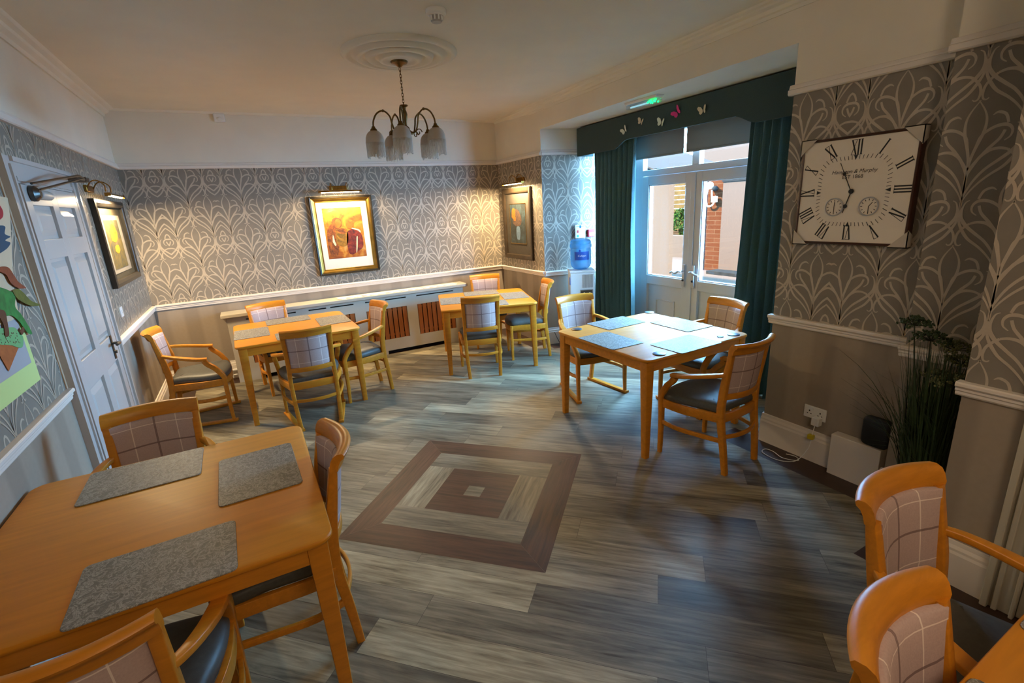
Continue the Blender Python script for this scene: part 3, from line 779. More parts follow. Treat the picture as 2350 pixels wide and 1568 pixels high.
    MB().bar(crom([(-.182, -.228, .275), (-.09, -.258, .272), (0, -.268, .272), (.09, -.258, .272), (.182, -.228, .275)], 3), (.016, .028), (0, 0, 1), 'beech').build('stretcher', t, smooth=45)
    if skids:
        for sg in (-1, 1):
            dx = (fw-.172)/(fy+.252)
            MB().bar([(sg*(.172-dx*.03), -.285, .012), (sg*.172, -.252, .012), (sg*fw, fy, .012), (sg*(fw+dx*.05), fy+.035, .012)], (.046, .023), (0, 0, 1), 'beech').build('skid', t, smooth=45)
    return t
def face(fx, fy): return math.atan2(-fx, fy)
chA = make_chair('straight-legged armchair at the patio-door table, its checked back toward the clock wall', True, False, (2.745, 2.185, 0), math.radians(4))
chS = make_chair('armchair on floor runners standing before the water cooler at the patio-door table', True, True, (2.815, 3.705, 0), face(-.10, -.99))
chD = make_chair('armless chair at the far corner table with its checked back to the room', False, False, (2.195, 4.945, 0), face(.3, .954))
G = {'L': 'chairs around the radiator-side table', 'F': 'chairs around the far corner table', 'M': 'chairs around the patio-door table', 'N': 'chairs around the left wall table', 'R': 'chairs at the bottom right table'}
chA['group'] = G['M']; chS['group'] = G['M']; chD['group'] = G['F']
dup(chS, (3.42, 2.86, 0), face(-.993, .10), 'armchair on runners directly in front of the patio doors and right curtain', G['M'])
dup(chS, (.335, 4.69, 0), face(.02, 1), 'armchair on floor runners with its back to the room at the radiator-side table', G['L'])
dup(chS, (-.60, 5.345, 0), face(1, -.04), 'armchair on runners in the left corner, side on, below the dado rail', G['L'])
dup(chA, (.865, 5.14, 0), face(-.99, -.10), 'straight-legged armchair side on before the slatted wooden grilles', G['L'])
dup(chA, (.17, 5.87, 0), face(.30, -.95), 'armchair between radiator cover and table, only its top and checked back showing', G['L'])
dup(chD, (2.955, 5.175, 0), face(-.93, .36), 'armless chair side on below the flower picture, blue-lit seat showing', G['F'])
dup(chD, (2.80, 5.93, 0), face(-.31, -.95), 'armless chair tucked in the far corner under the dado rail', G['F'])
dup(chA, (-.585, 2.72, 0), face(.0, -1), 'armchair between left wall table and panelled door, checked back facing the viewer', G['N'])
dup(chD, (-.105, 2.07, 0), face(-1, .0), 'armless chair pushed in at the right edge of the left wall table', G['N'])
dup(chA, (-.555, 1.575, 0), face(.02, 1), 'armchair cut off at the bottom left corner, curved arm reaching under the table', G['N'])
dup(chA, (1.69, .34, 0), face(-.02, -1), 'armchair near the potted grass plant at the right edge of the picture', G['R'])
dup(chD, (1.165, .090, 0), face(.12, -1), 'checked chair cut off by the bottom edge, nearest the viewer on the right', G['R'])
# ------------------------------------------------------------------ radiator cover with lace runner
t = thing('radiator_cover', 'long cream radiator cover with slatted wooden grilles along the back wall', 'radiator cover', (1.13, 6.33, 0))
w = lambda x, y, z: (x-1.13, y-6.33, z)
gr = [(-.14+.685*i, .40+.685*i) for i in range(4)]
mb = MB(); xs = [-.333]+[v for g in gr for v in g]+[2.60]
for i in range(0, len(xs), 2): mb.box(xs[i], xs[i+1], 6.33, 6.352, .05, .786, 'cover_paint', w)
for a, b in gr: mb.box(a, b, 6.33, 6.352, .625, .735, 'cover_paint', w); mb.box(a, b, 6.33, 6.352, .05, .205, 'cover_paint', w); mb.box(a, b, 6.331, 6.352, .75, .786, 'cover_paint', w)
for a, b in ((-.333, -.20), (.05, .11), (.75, .80), (1.44, 1.49), (2.45, 2.60)): mb.box(a, b, 6.3302, 6.352, .735, .752, 'cover_paint', w)
mb.box(-.333, -.311, 6.352, 6.56, 0, .786, 'cover_paint', w); mb.box(2.578, 2.60, 6.352, 6.56, 0, .786, 'cover_paint', w)
mb.box(-.333, -.1, 6.33, 6.352, 0, .05, 'cover_paint', w); mb.box(1.35, 1.45, 6.33, 6.352, 0, .05, 'cover_paint', w); mb.box(2.3, 2.6, 6.33, 6.352, 0, .05, 'cover_paint', w)
mb.box(-.31, 2.577, 6.40, 6.41, 0, .78, 'gap_shade', w); mb.build('front_panel', t, smooth=0)  # near-black sheet behind the openings paints the shade inside the cover
MB().box(-.385, 2.66, 6.285, 6.562, .786, .826, 'cover_paint', w).build('shelf', t, smooth=0, bevel=.006)
mb = MB(); mb.prism([w(-.37, 6.34, .786), w(-.335, 6.34, .786), w(-.335, 6.34, .72)], [w(-.37, 6.40, .786), w(-.335, 6.40, .786), w(-.335, 6.40, .72)], 'cover_paint'); mb.build('bracket', t, smooth=0)
for a, b in gr:
    mb = MB(); n = 8; p = (b-a)/n
    for i in range(n): mb.box(a+i*p+.006, a+(i+1)*p-.006, 6.334, 6.348, .206, .624, 'slat_wood', w)
    for z in (.25, .58): mb.box(a, b, 6.349, 6.358, z, z+.025, 'slat_wood', w)
    mb.build('grille', t, smooth=0, bevel=.002)
mb = MB(); a0, b0, n = .91, 2.52, 16
for i in range(n):
    x0 = a0+(b0-a0)*i/n; x1 = a0+(b0-a0)*(i+1)/n; sc = [(x0+(x1-x0)*j/8, .022*math.sin(PI*j/8)) for j in range(9)]
    base = [(x0, 6.50), (x1, 6.50)]+[(x, 6.335-d) for x, d in reversed(sc)]
    h = .003+.012*(0.5+.5*math.sin(i*2.4)) 
    mb.prism([(x, y, .827) for x, y in base], [(x, y, .829+(h if y < 6.36 else .0)) for x, y in base], 'lace')
    mb.ball(((x0+x1)/2, 6.36, .833), .012, 'lace', 6, (1.6, 1, .5))
tag(mb.build('lace_runner', smooth=30), 'white scalloped lace runner lying along the radiator cover top', 'runner')

# pipe valve beside the cover
mb = MB(); mb.tube([(-.40, 6.52, .02), (-.40, 6.52, .13)], .011, 8, 'white_plastic'); mb.tube([(-.43, 6.52, .115), (-.34, 6.52, .115)], .017, 8, 'white_plastic'); mb.tube([(-.45, 6.52, .115), (-.43, 6.52, .115)], .024, 10, 'white_plastic'); mb.tube([(-.42, 6.52, .055), (-.35, 6.52, .055)], .009, 8, 'white_plastic')
tag(mb.build('radiator_valve'), 'small white radiator valve and pipe by the cover\'s left foot', 'valve')

# ------------------------------------------------------------------ framed pictures
def frame_prism(mb, W, a, b, c, d, prof, mat):
    """mitred frame, prof = (inset, offset) pairs from outer to inner edge; closed profile"""
    corners = [(a, c, 1, 1), (b, c, -1, 1), (b, d, -1, -1), (a, d, 1, -1)]
    for i in range(4):
        p, q = corners[i], corners[(i+1) % 4]
        r0 = [W(p[0]+p[2]*s, o, p[1]+p[3]*s) for s, o in prof]; r1 = [W(q[0]+q[2]*s, o, q[1]+q[3]*s) for s, o in prof]
        mb.prism(r0, r1, mat)
def rectp(mb, W, a, b, c, d, o, mat): mb.poly([W(a, o, c), W(b, o, c), W(b, o, d), W(a, o, d)], mat)
# amber picture on the back wall
t = thing('framed_picture', 'gold and black framed amber painting of two figures on back wall', 'picture', (1.15, YB, 1.6))
W = lambda s, o, z: (s-1.15, -o, z-1.6)
a, b, c, d = .772, 1.528, 1.116, 2.08
mb = MB(); frame_prism(mb, W, a, b, c, d, [(0, .002), (0, .035), (.008, .042), (.022, .038), (.026, .03), (.026, .002)], 'black_frame'); mb.build('frame', t, smooth=0)
mb = MB(); frame_prism(mb, W, a+.026, b-.026, c+.026, d-.026, [(0, .002), (0, .034), (.012, .030), (.034, .018), (.044, .018), (.048, .012), (.048, .002)], 'gold'); mb.build('slip', t, smooth=0)
mb = MB(); 
for r in ((a+.07, .908, c+.07, d-.07), (1.384, b-.07, c+.07, d-.07), (.908, 1.384, c+.07, 1.314), (.908, 1.384, 1.938, d-.07)): rectp(mb, W, *r, .010, 'mount_white')
mb.build('mount', t, smooth=0, recalc=False)
ax, az, aw, ah = .908, 1.314, .476, .624
F = lambda u, v, o=.0075: W(ax+u*aw, o, az+v*ah)
mb = MB(); rectp(mb, W, ax, ax+aw, az, az+ah, .006, 'art_amber')
def blob(pts, mat, o): mb.poly([F(p.x, p.y, o) for p in crom([(x, y, 0) for x, y in pts]+[(*pts[0], 0)], 5)[:-1]], mat)
blob([(.06, .06), (.04, .3), (.05, .52), (.10, .62), (.22, .70), (.30, .64), (.34, .45), (.30, .2), (.22, .05)], 'art_umber', .0066)
blob([(.28, .60), (.40, .66), (.55, .58), (.58, .42), (.52, .26), (.38, .24), (.26, .32)], 'art_ochre', .0069)
blob([(.30, .56), (.44, .60), (.54, .55), (.50, .49), (.36, .50)], 'art_umber', .0072)
blob([(.20, .72), (.24, .79), (.34, .81), (.44, .77), (.46, .69), (.42, .62), (.32, .58), (.24, .62)], 'art_umber', .0075)
blob([(.27, .70), (.31, .77), (.38, .78), (.43, .74), (.43, .67), (.38, .61), (.31, .61), (.27, .65)], 'art_skin', .0078)
blob([(.52, .30), (.56, .50), (.66, .56), (.78, .57), (.90, .50), (.95, .36), (.93, .2), (.80, .12), (.64, .06), (.54, .1)], 'art_red', .0069)
blob([(.55, .68), (.58, .74), (.66, .76), (.74, .74), (.77, .68), (.73, .62), (.66, .58), (.58, .60)], 'art_skin', .0078)
blob([(.70, .595), (.88, .55), (.92, .50), (.90, .49), (.84, .535), (.70, .575)], 'art_cream', .0078)
blob([(.79, .40), (.82, .41), (.78, .20), (.75, .10), (.735, .10), (.76, .25)], 'art_cream', .0078)
blob([(.16, .34), (.19, .48), (.22, .34), (.24, .28), (.21, .26)], 'art_cream', .0078)
for u in (.78, .86, .95): blob([(u, .79), (u+.02, .79), (u+.02, .82), (u, .82)], 'art_umber', .0072)
mb.build('painting', t, smooth=0, recalc=False)
mb = MB(); rectp(mb, W, a+.07, b-.07, c+.07, d-.07, .014, 'picture_glass'); mb.build('glazing', t, smooth=0, recalc=False)
# dark framed flowers on the strip wall
t = thing('framed_picture', 'dark framed flower picture with orange blooms beside the bay', 'picture', (XS, 6.02, 1.6), 0)
W = lambda s, o, z: (-o, s-6.02, z-1.6)
a, b, c, d = 5.632, 6.418, 1.118, 2.075
mb = MB(); frame_prism(mb, W, a, b, c, d, [(0, .002), (0, .030), (.01, .036), (.05, .030), (.066, .022), (.066, .002)], 'dark_frame'); mb.build('frame', t, smooth=0)
mb = MB(); rectp(mb, W, a+.06, b-.06, c+.06, d-.06, .008, 'mount_grey')
frame_prism(mb, W, 5.80, 6.25, 1.325, 1.87, [(0, .008), (0, .012), (.008, .012), (.008, .008)], 'gold'); mb.build('mount', t, smooth=0)
ax, az, aw, ah = 6.242, 1.333, -.434, .529
F = lambda u, v, o=.0075: W(ax+u*aw, o, az+v*ah)
mb = MB(); rectp(mb, W, 5.808, 6.242, 1.333, 1.862, .0095, 'art_teal')
blob([(.18, .52), (.22, .78), (.40, .88), (.62, .80), (.74, .62), (.68, .48), (.45, .44), (.28, .46)], 'art_flowers', .0102)
blob([(.12, .66), (.14, .84), (.26, .90), (.36, .84), (.34, .70), (.26, .62)], 'art_orange', .0106); blob([(.24, .58), (.26, .68), (.36, .68), (.36, .58)], 'art_orange', .0108)
blob([(.42, .10), (.38, .26), (.42, .42), (.60, .42), (.64, .26), (.58, .10)], 'art_blue', .0104); mb.build('painting', t, smooth=0, recalc=False)
mb = MB(); rectp(mb, W, a+.06, b-.06, c+.06, d-.06, .016, 'picture_glass'); mb.build('glazing', t, smooth=0, recalc=False)
# dark framed yellow flowers on the left wall
t = thing('framed_picture', 'black framed picture of yellow blooms on left wall above door handle', 'picture', (XL, 5.61, 1.7))
W = lambda s, o, z: (o, s-5.61, z-1.7)
a, b, c, d = 5.06, 6.16, 1.36, 2.08
mb = MB(); frame_prism(mb, W, a, b, c, d, [(0, .002), (0, .040), (.03, .044), (.05, .036), (.056, .03), (.056, .002)], 'black_frame'); mb.build('frame', t, smooth=0)
mb = MB(); rectp(mb, W, a+.05, b-.05, c+.05, d-.05, .008, 'mount_olive'); rectp(mb, W, 5.22, 5.98, 1.46, 1.955, .0095, 'mount_shade'); mb.build('mount', t, smooth=0, recalc=False)
ax, az, aw, ah = 5.32, 1.495, .54, .42
F = lambda u, v, o=.0075: W(ax+u*aw, o, az+v*ah)
mb = MB(); rectp(mb, W, ax, ax+aw, az, az+ah, .0105, 'art_garden')
blob([(.25, .58), (.3, .8), (.5, .92), (.72, .84), (.74, .66), (.5, .54)], 'art_yellow', .0115); blob([(.3, .36), (.36, .46), (.6, .48), (.68, .38), (.5, .30)], 'art_yellow', .0117); blob([(.52, .72), (.58, .86), (.72, .84), (.70, .72)], 'art_orange', .012)
mb.build('painting', t, smooth=0, recalc=False)
mb = MB(); rectp(mb, W, a+.05, b-.05, c+.05, d-.05, .018, 'picture_glass'); mb.build('glazing', t, smooth=0, recalc=False)

# picture lights: wall plate, two hoops, hood with glowing tube
def picture_light(W, s, z, half, label, plate=.105, px=0, reach=.13, hoops=True):
    loc = W(s, 0, z); t = thing('picture_light', label, 'picture light', loc)
    L = lambda a, o, c: tuple(Vector(W(s+a, o, z+c))-Vector(loc))
    mb = MB(); mb.box(px-plate, px+plate, 0, .022, .022, .075, 'brass', L); mb.build('wall_plate', t, bevel=.006)
    for sg in (-1, 1):
        x = px+sg*plate*.9
        pth = crom([L(x, .02, .05), L(x, .05, .095), L(x, reach*.7, .105), L(x, reach, .07), L(x, reach, .02)], 5)
        MB().tube(pth, .0045, 8, 'brass').build('arm', t)
    mb = MB(); n = 8; rings = []
    for a in (-half, half):
        rings.append([L(a, reach+.020*math.cos(PI*i/n), -.004+.020*math.sin(PI*i/n)) for i in range(n+1)]+[L(a, reach+.017*math.cos(PI*(n-i)/n), -.004+.017*math.sin(PI*(n-i)/n)) for i in range(n+1)])
    mb.loft(rings, 'brass')
    for a in (-half, half): mb.box(a-.004, a+.004, reach-.02, reach+.02, -.012, .016, 'brass', L)
    mb.build('hood', t)
    MB().tube([L(-half+.03, reach, -.003), L(half-.03, reach, -.003)], .0105, 10, 'tube_glow').build('lamp_tube', t)
    return t
picture_light(W_back, 1.142, 2.125, .253, 'brass picture light glowing above the amber painting on back wall')
picture_light(W_strip, 5.90, 2.125, .262, 'brass picture light glowing above the flower picture by the bay')
picture_light(W_left, 5.36, 2.105, .27, 'brass picture light glowing above the yellow picture on left wall', px=-.22)

# ------------------------------------------------------------------ wall clock
t = thing('wall_clock', 'large square cream wall clock with Roman numerals on papered right wall', 'clock', (XC, 1.66, 1.815))
s0, s1, z0, z1 = -.318, .318, -.312, .312      # local: u to the right as seen (toward -y)
W = lambda u, o, v: (-o, -u, v)
mb = MB(); frame_prism(mb, W, s0, s1, z0, z1, [(0, .002), (0, .040), (.004, .048), (.012, .050), (.016, .046), (.016, .002)], 'brown_frame'); mb.build('frame', t, smooth=0)
mb = MB(); mb.box(s0+.016, s1-.016, .02, .042, z0+.016, z1-.016, 'dial_cream', W); mb.build('dial', t, smooth=0)
for sx in (-1, 1):
    for sz in (-1, 1):
        mb = MB(); q = [(sx*.324, sz*.318), (sx*.225, sz*.318), (sx*.324, sz*.222)]
        mb.prism([W(u, .0505, v) for u, v in q], [W(u, .0535, v) for u, v in q], 'card')
        q2 = [(sx*.324, .0), (sx*.324, .0535)]
        mb.prism([W(sx*.319, o, v) for o, v in ((.004, sz*.318), (.0535, sz*.318), (.0535, sz*.222), (.004, sz*.25))], [W(sx*.324, o, v) for o, v in ((.004, sz*.318), (.0535, sz*.318), (.0535, sz*.222), (.004, sz*.25))], 'card')
        mb.prism([W(u, o, sz*.313) for o, u in ((.004, sx*.324), (.0535, sx*.324), (.0535, sx*.225), (.004, sx*.25))], [W(u, o, sz*.318) for o, u in ((.004, sx*.324), (.0535, sx*.324), (.0535, sx*.225), (.004, sx*.25))], 'card')
        mb.build('corner_protector', t, smooth=0)
def stroke(mb, W, u0, v0, u1, v1, w, o=.0424, mat='black_print'):
    dx, dy = u1-u0, v1-v0; l = math.hypot(dx, dy) or 1; a, b = -dy/l*w/2, dx/l*w/2
    mb.prism([W(u0+a, o, v0+b), W(u1+a, o, v1+b), W(u1-a, o, v1-b), W(u0-a, o, v0-b)], [W(u0+a, o+.0006, v0+b), W(u1+a, o+.0006, v1+b), W(u1-a, o+.0006, v1-b), W(u0-a, o+.0006, v0-b)], mat)
GLY = {'I': [(-.0, .5, 0, -.5, 1)], 'V': [(-.30, .5, 0, -.5, 1), (.30, .5, 0, -.5, .35)], 'X': [(-.32, .5, .32, -.5, 1), (.32, .5, -.32, -.5, .35)]}
WID = {'I': .40, 'V': .78, 'X': .80}
ROM = ['XII', 'I', 'II', 'III', 'IV', 'V', 'VI', 'VII', 'VIII', 'IX', 'X', 'XI']
mb = MB()
RC = lambda h: (.247*math.sin(h*PI/6)*1.06, .25*math.cos(h*PI/6)*1.0)
for h, r in enumerate(ROM):
    ang = h*PI/6
    # numerals stand upright along square sides but radiate
    rad = {0: .245, 3: .262, 6: .238, 9: .262}.get(h, .292 if h in (1, 11, 5, 7) else .288)
    if h in (1, 11, 5, 7): ang = {1: .55, 11: -.55, 5: PI-.55, 7: PI+.55}[h]; rad = .272
    if h in (2, 4, 8, 10): ang = {2: PI/2-.50, 4: PI/2+.50, 8: -PI/2-.50, 10: -PI/2+.50}[h]; rad = .285
    cu, cv = rad*math.sin(ang), rad*math.cos(ang)
    flip = 1
    H = .082 if h not in (3, 9) else .088
    tot = sum(WID[g] for g in r); x = -tot/2; scx = .040
    ca, sa = math.cos(ang), math.sin(ang)
    def P(lx, ly): return (cu+lx*ca+ly*sa, cv-lx*sa+ly*ca)
    for g in r:
        m = x+WID[g]/2; x += WID[g]
        for (a0_, b0_, a1_, b1_, wt) in GLY[g]:
            p = P((m+a0_)*scx, b0_*H); q_ = P((m+a1_)*scx, b1_*H); stroke(mb, W, *p, *q_, .0078*wt)
        for sg in (.5, -.5):
            e = [(m-WID[g]*.42)*scx, (m+WID[g]*.42)*scx]
            if g == 'V' and sg < 0: e = [(m-.08)*scx, (m+.08)*scx]
            stroke(mb, W, *P(e[0], sg*H), *P(e[1], sg*H), .0026)
# minute track on a rounded square
def sq(th, k):
    c_, s_ = math.sin(th), math.cos(th); n = 5.0; r = (abs(c_)**n+abs(s_)**n)**(-1/n); return (k*r*c_, k*r*s_)
for m in range(60):
    th = m*PI/30; a_ = sq(th, .178); b_ = sq(th, .200)
    if m % 15 == 0:
        ca, sa = math.cos(th), math.sin(th); P = lambda lx, ly: (.190*sa+lx*ca+ly*sa, .190*ca-lx*sa+ly*ca)
        tri = [P(-.011, .012), P(.011, .012), P(0, -.016)]
        mb.prism([W(u, .0424, v) for u, v in tri], [W(u, .043, v) for u, v in tri], 'black_print')
    else: stroke(mb, W, *a_, *b_, .0026 if m % 5 else .0034)
mb.build('dial_print', t, smooth=0, recalc=False); mb = MB()
vs, fs = text_mesh('EST 1868', .030); mb.faces([W(x-.005, .0432, y+.082) for x, y, z in vs], fs, 'black_print')
vs, fs = text_mesh('Hampton & Murphy', .032); mb.faces([W((x*.95+y*.30), .0432, y*.95+.112) for x, y, z in vs], fs, 'black_print')
mb.build('lettering', t, smooth=0, recalc=False)
def hand(name, ang, ln, tail, w, dot, parent=t, c=(0, 0), o=.047):
    mb = MB(); ca, sa = math.cos(ang), math.sin(ang); P = lambda lx, ly: (c[0]+lx*ca+ly*sa, c[1]-lx*sa+ly*ca)
    stroke(mb, W, *P(0, -tail), *P(0, dot), w, o); stroke(mb, W, *P(0, dot), *P(0, ln), w*.7, o)
    r = [P(w*2.0*math.cos(i*PI/6), dot+w*2.0*math.sin(i*PI/6)) for i in range(12)]
    if dot > .05: mb.prism([W(u, o, v) for u, v in r], [W(u, o+.001, v) for u, v in r], 'black_print')
    r = [P(w*2.4*math.cos(i*PI/6), w*2.4*math.sin(i*PI/6)) for i in range(12)]
    mb.prism([W(u, o, v) for u, v in r], [W(u, o+.004, v) for u, v in r], 'black_print'); mb.build(name, parent, smooth=0)
hand('minute_hand', math.radians(-25), .182, .0, .005, .112, o=.049); hand('hour_hand', math.radians(196), .128, .0, .006, .088, o=.046)
for (cu, cv, a1, a2) in ((-.088, -.088, 0, 180), (.102, -.088, 40, 178)):
    mb = MB(); n = 28
    circ = lambda r, o: [W(cu+r*math.cos(2*PI*i/n), o, cv+r*math.sin(2*PI*i/n)) for i in range(n)]
    mb.loft([circ(.054, .042), circ(.054, .049), circ(.050, .050), circ(.047, .046), circ(.047, .042)], 'chrome', cap=False); sd = mb.build('small_dial', t)
    mb = MB(); mb.poly(circ(.047, .0435), 'dial_cream')
    for h in range(12):
        th = h*PI/6; stroke(mb, W, cu+.033*math.sin(th), cv+.033*math.cos(th), cu+.043*math.sin(th), cv+.043*math.cos(th), .0034, .0437)
    for a_, l in ((a1, .030), (a2, .040)):
        th = math.radians(a_); stroke(mb, W, cu, cv, cu+l*math.sin(th), cv+l*math.cos(th), .0036, .0445)
    mb.build('small_dial_face', sd, smooth=0, recalc=False)
mb = MB(); 
# ------------------------------------------------------------------ sockets, charger, cable, boxing, speaker
def socket(W, s, z, label, gang=2, name='wall_socket', w=.148, h=.088):
    loc = W(s, 0, z); t = thing(name, label, 'socket' if gang else 'switch', loc); L = lambda a, o, c: tuple(Vector(W(s+a, o, z+c))-Vector(loc))
    MB().box(-w/2, w/2, 0, .010, -h/2, h/2, 'white_plastic', L).build('face_plate', t, smooth=0, bevel=.003)
    for g in range(gang):
        c = (-.036, .036)[g] if gang == 2 else 0
        mb = MB(); mb.box(c-.004, c+.004, .010, .0106, .004, .014, 'black_print', L)
        for sg in (-1, 1): mb.box(c+sg*.012-.004, c+sg*.012+.004, .010, .0106, -.014, -.009, 'black_print', L)
        mb.build('pin_holes', t, smooth=0)
        MB().box(c-.006+.02, c+.006+.02, .010, .014, .020, .034, 'white_plastic', L).build('rocker', t, smooth=0)
    if gang == 0: MB().box(-.008, .008, .010, .014, -.012, .012, 'white_plastic', L).build('rocker', t, smooth=0)
    return t
Wc = lambda s, o, z: W_clock(1.73-s, o, z)
socket(Wc, 0, .357, 'white double wall socket above the skirting below the clock')
mb = MB(); mb.box(1.672, 1.724, XC-.058, XC-.011, .285, .345, 'white_plastic', lambda a, b, c: (b, a, c)); tag(mb.build('phone_charger', smooth=0, bevel=.006), 'white plug-in charger in the double socket below the clock', 'charger')
pts = [(3.195, 1.70, .285), (3.185, 1.705, .22), (3.17, 1.71, .12), (3.14, 1.76, .012), (3.07, 1.80, .005), (3.04, 1.87, .005), (3.06, 1.97, .005), (3.12, 1.985, .005), (3.13, 1.93, .005), (3.10, 1.84, .005), (3.15, 1.76, .005), (3.19, 1.80, .005), (3.17, 1.86, .005)]
tag(MB().tube(crom(pts, 6), .0028, 6, 'white_plastic').build('charging_cable'), 'thin white cable looped on the floor below the double socket', 'cable')
mb = MB(); mb.box(3.166, 3.196, 1.69, 1.728, .185, .218, 'yellow_plastic'); tag(mb.build('cable_tag', smooth=0, bevel=.004), 'small yellow tag on the white cable below the socket', 'tag')
mb = MB(); mb.box(XC-.075, XC-.002, 1.285, 1.575, 0, .285, 'white_paint'); tag(mb.build('pipe_boxing', smooth=0, bevel=.003), 'plain white boxing on the floor against the clock wall', 'boxing')
t = thing('speaker', 'black rounded square speaker standing on the white boxing by the plant', 'speaker', (XC-.04, 1.34, .286))
mb = MB(); rings = []
for o, i in ((-.025, .012), (-.02, .004), (-.012, 0), (.012, 0), (.02, .004), (.025, .012)): rings.append([(o, x, z+.095) for x, z in rrect(-.075+i, .075-i, -.095+i, .095-i, .03, 5)])
mb.loft(rings, 'black_plastic'); mb.build('body', t, smooth=50)

Wl = W_left
t = thing('thermostat', 'small pale round control on left wall left of the yellow picture', 'control', W_left(4.775, 0, 1.44)); MB().tube([(0, 0, 0), (.018, 0, 0)], .020, 14, 'white_plastic').build('dial', t); MB().box(-.0, .012, -.026, .026, -.075, -.028, 'white_plastic').build('back_plate', t, smooth=0, bevel=.004)
socket(W_left, 5.12, 1.16, 'small white switch on left wall above the dado rail', 0, 'light_switch', .085, .085)

# ------------------------------------------------------------------ ceiling items
mb = MB().lathe([(.001, 0), (.062, 0), (.062, -.022), (.055, -.026), (.046, -.028), (.046, -.034), (.001, -.034)], 24, 'white_plastic')
t = thing('smoke_detector', 'white smoke detector on the ceiling above the chandelier', 'smoke detector', (1.255, 3.12, HC)); mb.build('base', t)
mb = MB()
for i in range(10):
    a = i*PI/5; mb.box(-.005, .005, .034, .040, -.058, -.030, 'white_plastic', lambda x, y, z: (x*math.cos(a)-y*math.sin(a), x*math.sin(a)+y*math.cos(a), z))
mb.build('cage', t, smooth=0); MB().lathe([(.030, -.034), (.030, -.052), (.036, -.056), (.030, -.066), (.001, -.068)], 20, 'grey_plastic').build('sensor_head', t)
t = thing('motion_sensor', 'small white motion sensor high on the back wall', 'sensor', (.0, YB, 2.94)); MB().box(-.055, .055, -.035, 0, -.04, .045, 'white_plastic').build('housing', t, smooth=0, bevel=.01); MB().ball((0, -.034, -.012), .022, 'white_plastic', 10, (1.2, .5, 1)).build('lens', t)

# emergency light under the bay beam
t = thing('emergency_light', 'white exit light bar with green glow on the bay soffit', 'emergency light', (3.45, 3.68, 2.72))
mb = MB(); mb.prism([(-.050, -.21, 0), (.050, -.21, 0), (.050, .21, 0), (-.050, .21, 0)], [(-.042, -.20, -.022), (.042, -.20, -.022), (.042, .20, -.022), (-.042, .20, -.022)], 'white_plastic'); mb.build('housing', t, smooth=0, bevel=.004)
MB().box(-.040, .040, -.195, .195, -.060, -.022, 'acrylic').build('diffuser', t, smooth=0, bevel=.008)
MB().tube([(0, -.06, -.042), (0, .17, -.042)], .008, 8, 'exit_tube').build('lamp_tube', t)
mb = MB(); rr = random.Random(3)
for i in range(16): mb.ball((rr.uniform(-.03, .03), rr.uniform(-.17, -.07), rr.uniform(-.052, -.032)), .009, 'exit_green', 5)
mb.build('indicator', t)

# chandelier
t = thing('chandelier', 'antique brass five-arm chandelier with beaded glass shades, unlit', 'chandelier', (1.285, 4.03, HC))
MB().lathe([(.001, -.040), (.060, -.040), (.066, -.048), (.060, -.060), (.030, -.070), (.012, -.085), (.001, -.088)], 24, 'antique_brass').build('ceiling_cup', t)
mb = MB(); nlk = 12
for i in range(nlk):
    z = -.088-i*.0222; lk = [(.007*math.cos(k*PI/5), .0, z-.014+.017*math.sin(k*PI/5)) for k in range(11)]
    if i % 2: lk = [(y, x, z_) for x, y, z_ in lk]
    mb.tube(lk, .0022, 5, 'antique_brass')
mb.build('chain', t)
prof = [(.001, -.352), (.030, -.352), (.034, -.358), (.016, -.370), (.012, -.384), (.018, -.40), (.022, -.42), (.018, -.45), (.012, -.47), (.010, -.50), (.026, -.515), (.030, -.53), (.018, -.55), (.006, -.57), (.001, -.585)]
MB().lathe(prof, 16, 'antique_brass').build('column', t)
cam_dir = math.atan2(-4.03, -1.285)
for k_ in range(5):
    th = cam_dir-math.radians(8)+k_*2*PI/5-0
    c_, s_ = math.cos(th), math.sin(th); Rr = lambda r, z: (r*c_, r*s_, z)
    path = crom([Rr(.012, -.525), Rr(.05, -.555), Rr(.085, -.545), Rr(.105, -.49), Rr(.120, -.43), Rr(.165, -.395), Rr(.215, -.415), Rr(.245, -.465), Rr(.252, -.51)], 5)
    a = MB(); a.tube(path, .0065, 8, 'antique_brass')
    sp = [Rr(.105+.030*math.cos(q_)*(1-q_/9), -.56+.030*math.sin(q_)*(1-q_/9)) for q_ in [i*.5 for i in range(15)]]
    a.tube(sp, .004, 6, 'antique_brass'); a.ball(Rr(.165, -.395), .011, 'antique_brass', 8); arm = a.build('arm', t)
    o = Rr(.252, 0)
    MB().lathe([(.001, -.505), (.012, -.507), (.016, -.52), (.026, -.53), (.030, -.545), (.001, -.546)], 14, 'antique_brass', (o[0], o[1], 0)).build('lamp_holder', arm)
    pr = [(.024, -.538), (.040, -.545), (.056, -.562), (.066, -.585), (.070, -.610), (.071, -.618), (.072, -.626), (.068, -.632), (.066, -.632), (.069, -.618), (.064, -.585), (.052, -.562), (.038, -.549), (.024, -.541)]
    MB().lathe(pr, 24, 'frosted', (o[0], o[1], 0)).build('glass_shade', arm)
    mb = MB(); rr = random.Random(k_)
    for i in range(44):
        q_ = i*2*PI/44; r = .069; x, y = o[0]+r*math.cos(q_), o[1]+r*math.sin(q_); zb = -.628-.085-.030*rr.random()
        mb.tube([(x, y, -.628), (x, y, zb+.012), (x, y, zb)], [.0030, .0030, .0042], 4, 'beads')
    tag(mb.build('bead_fringe', arm, smooth=60), kind='stuff')
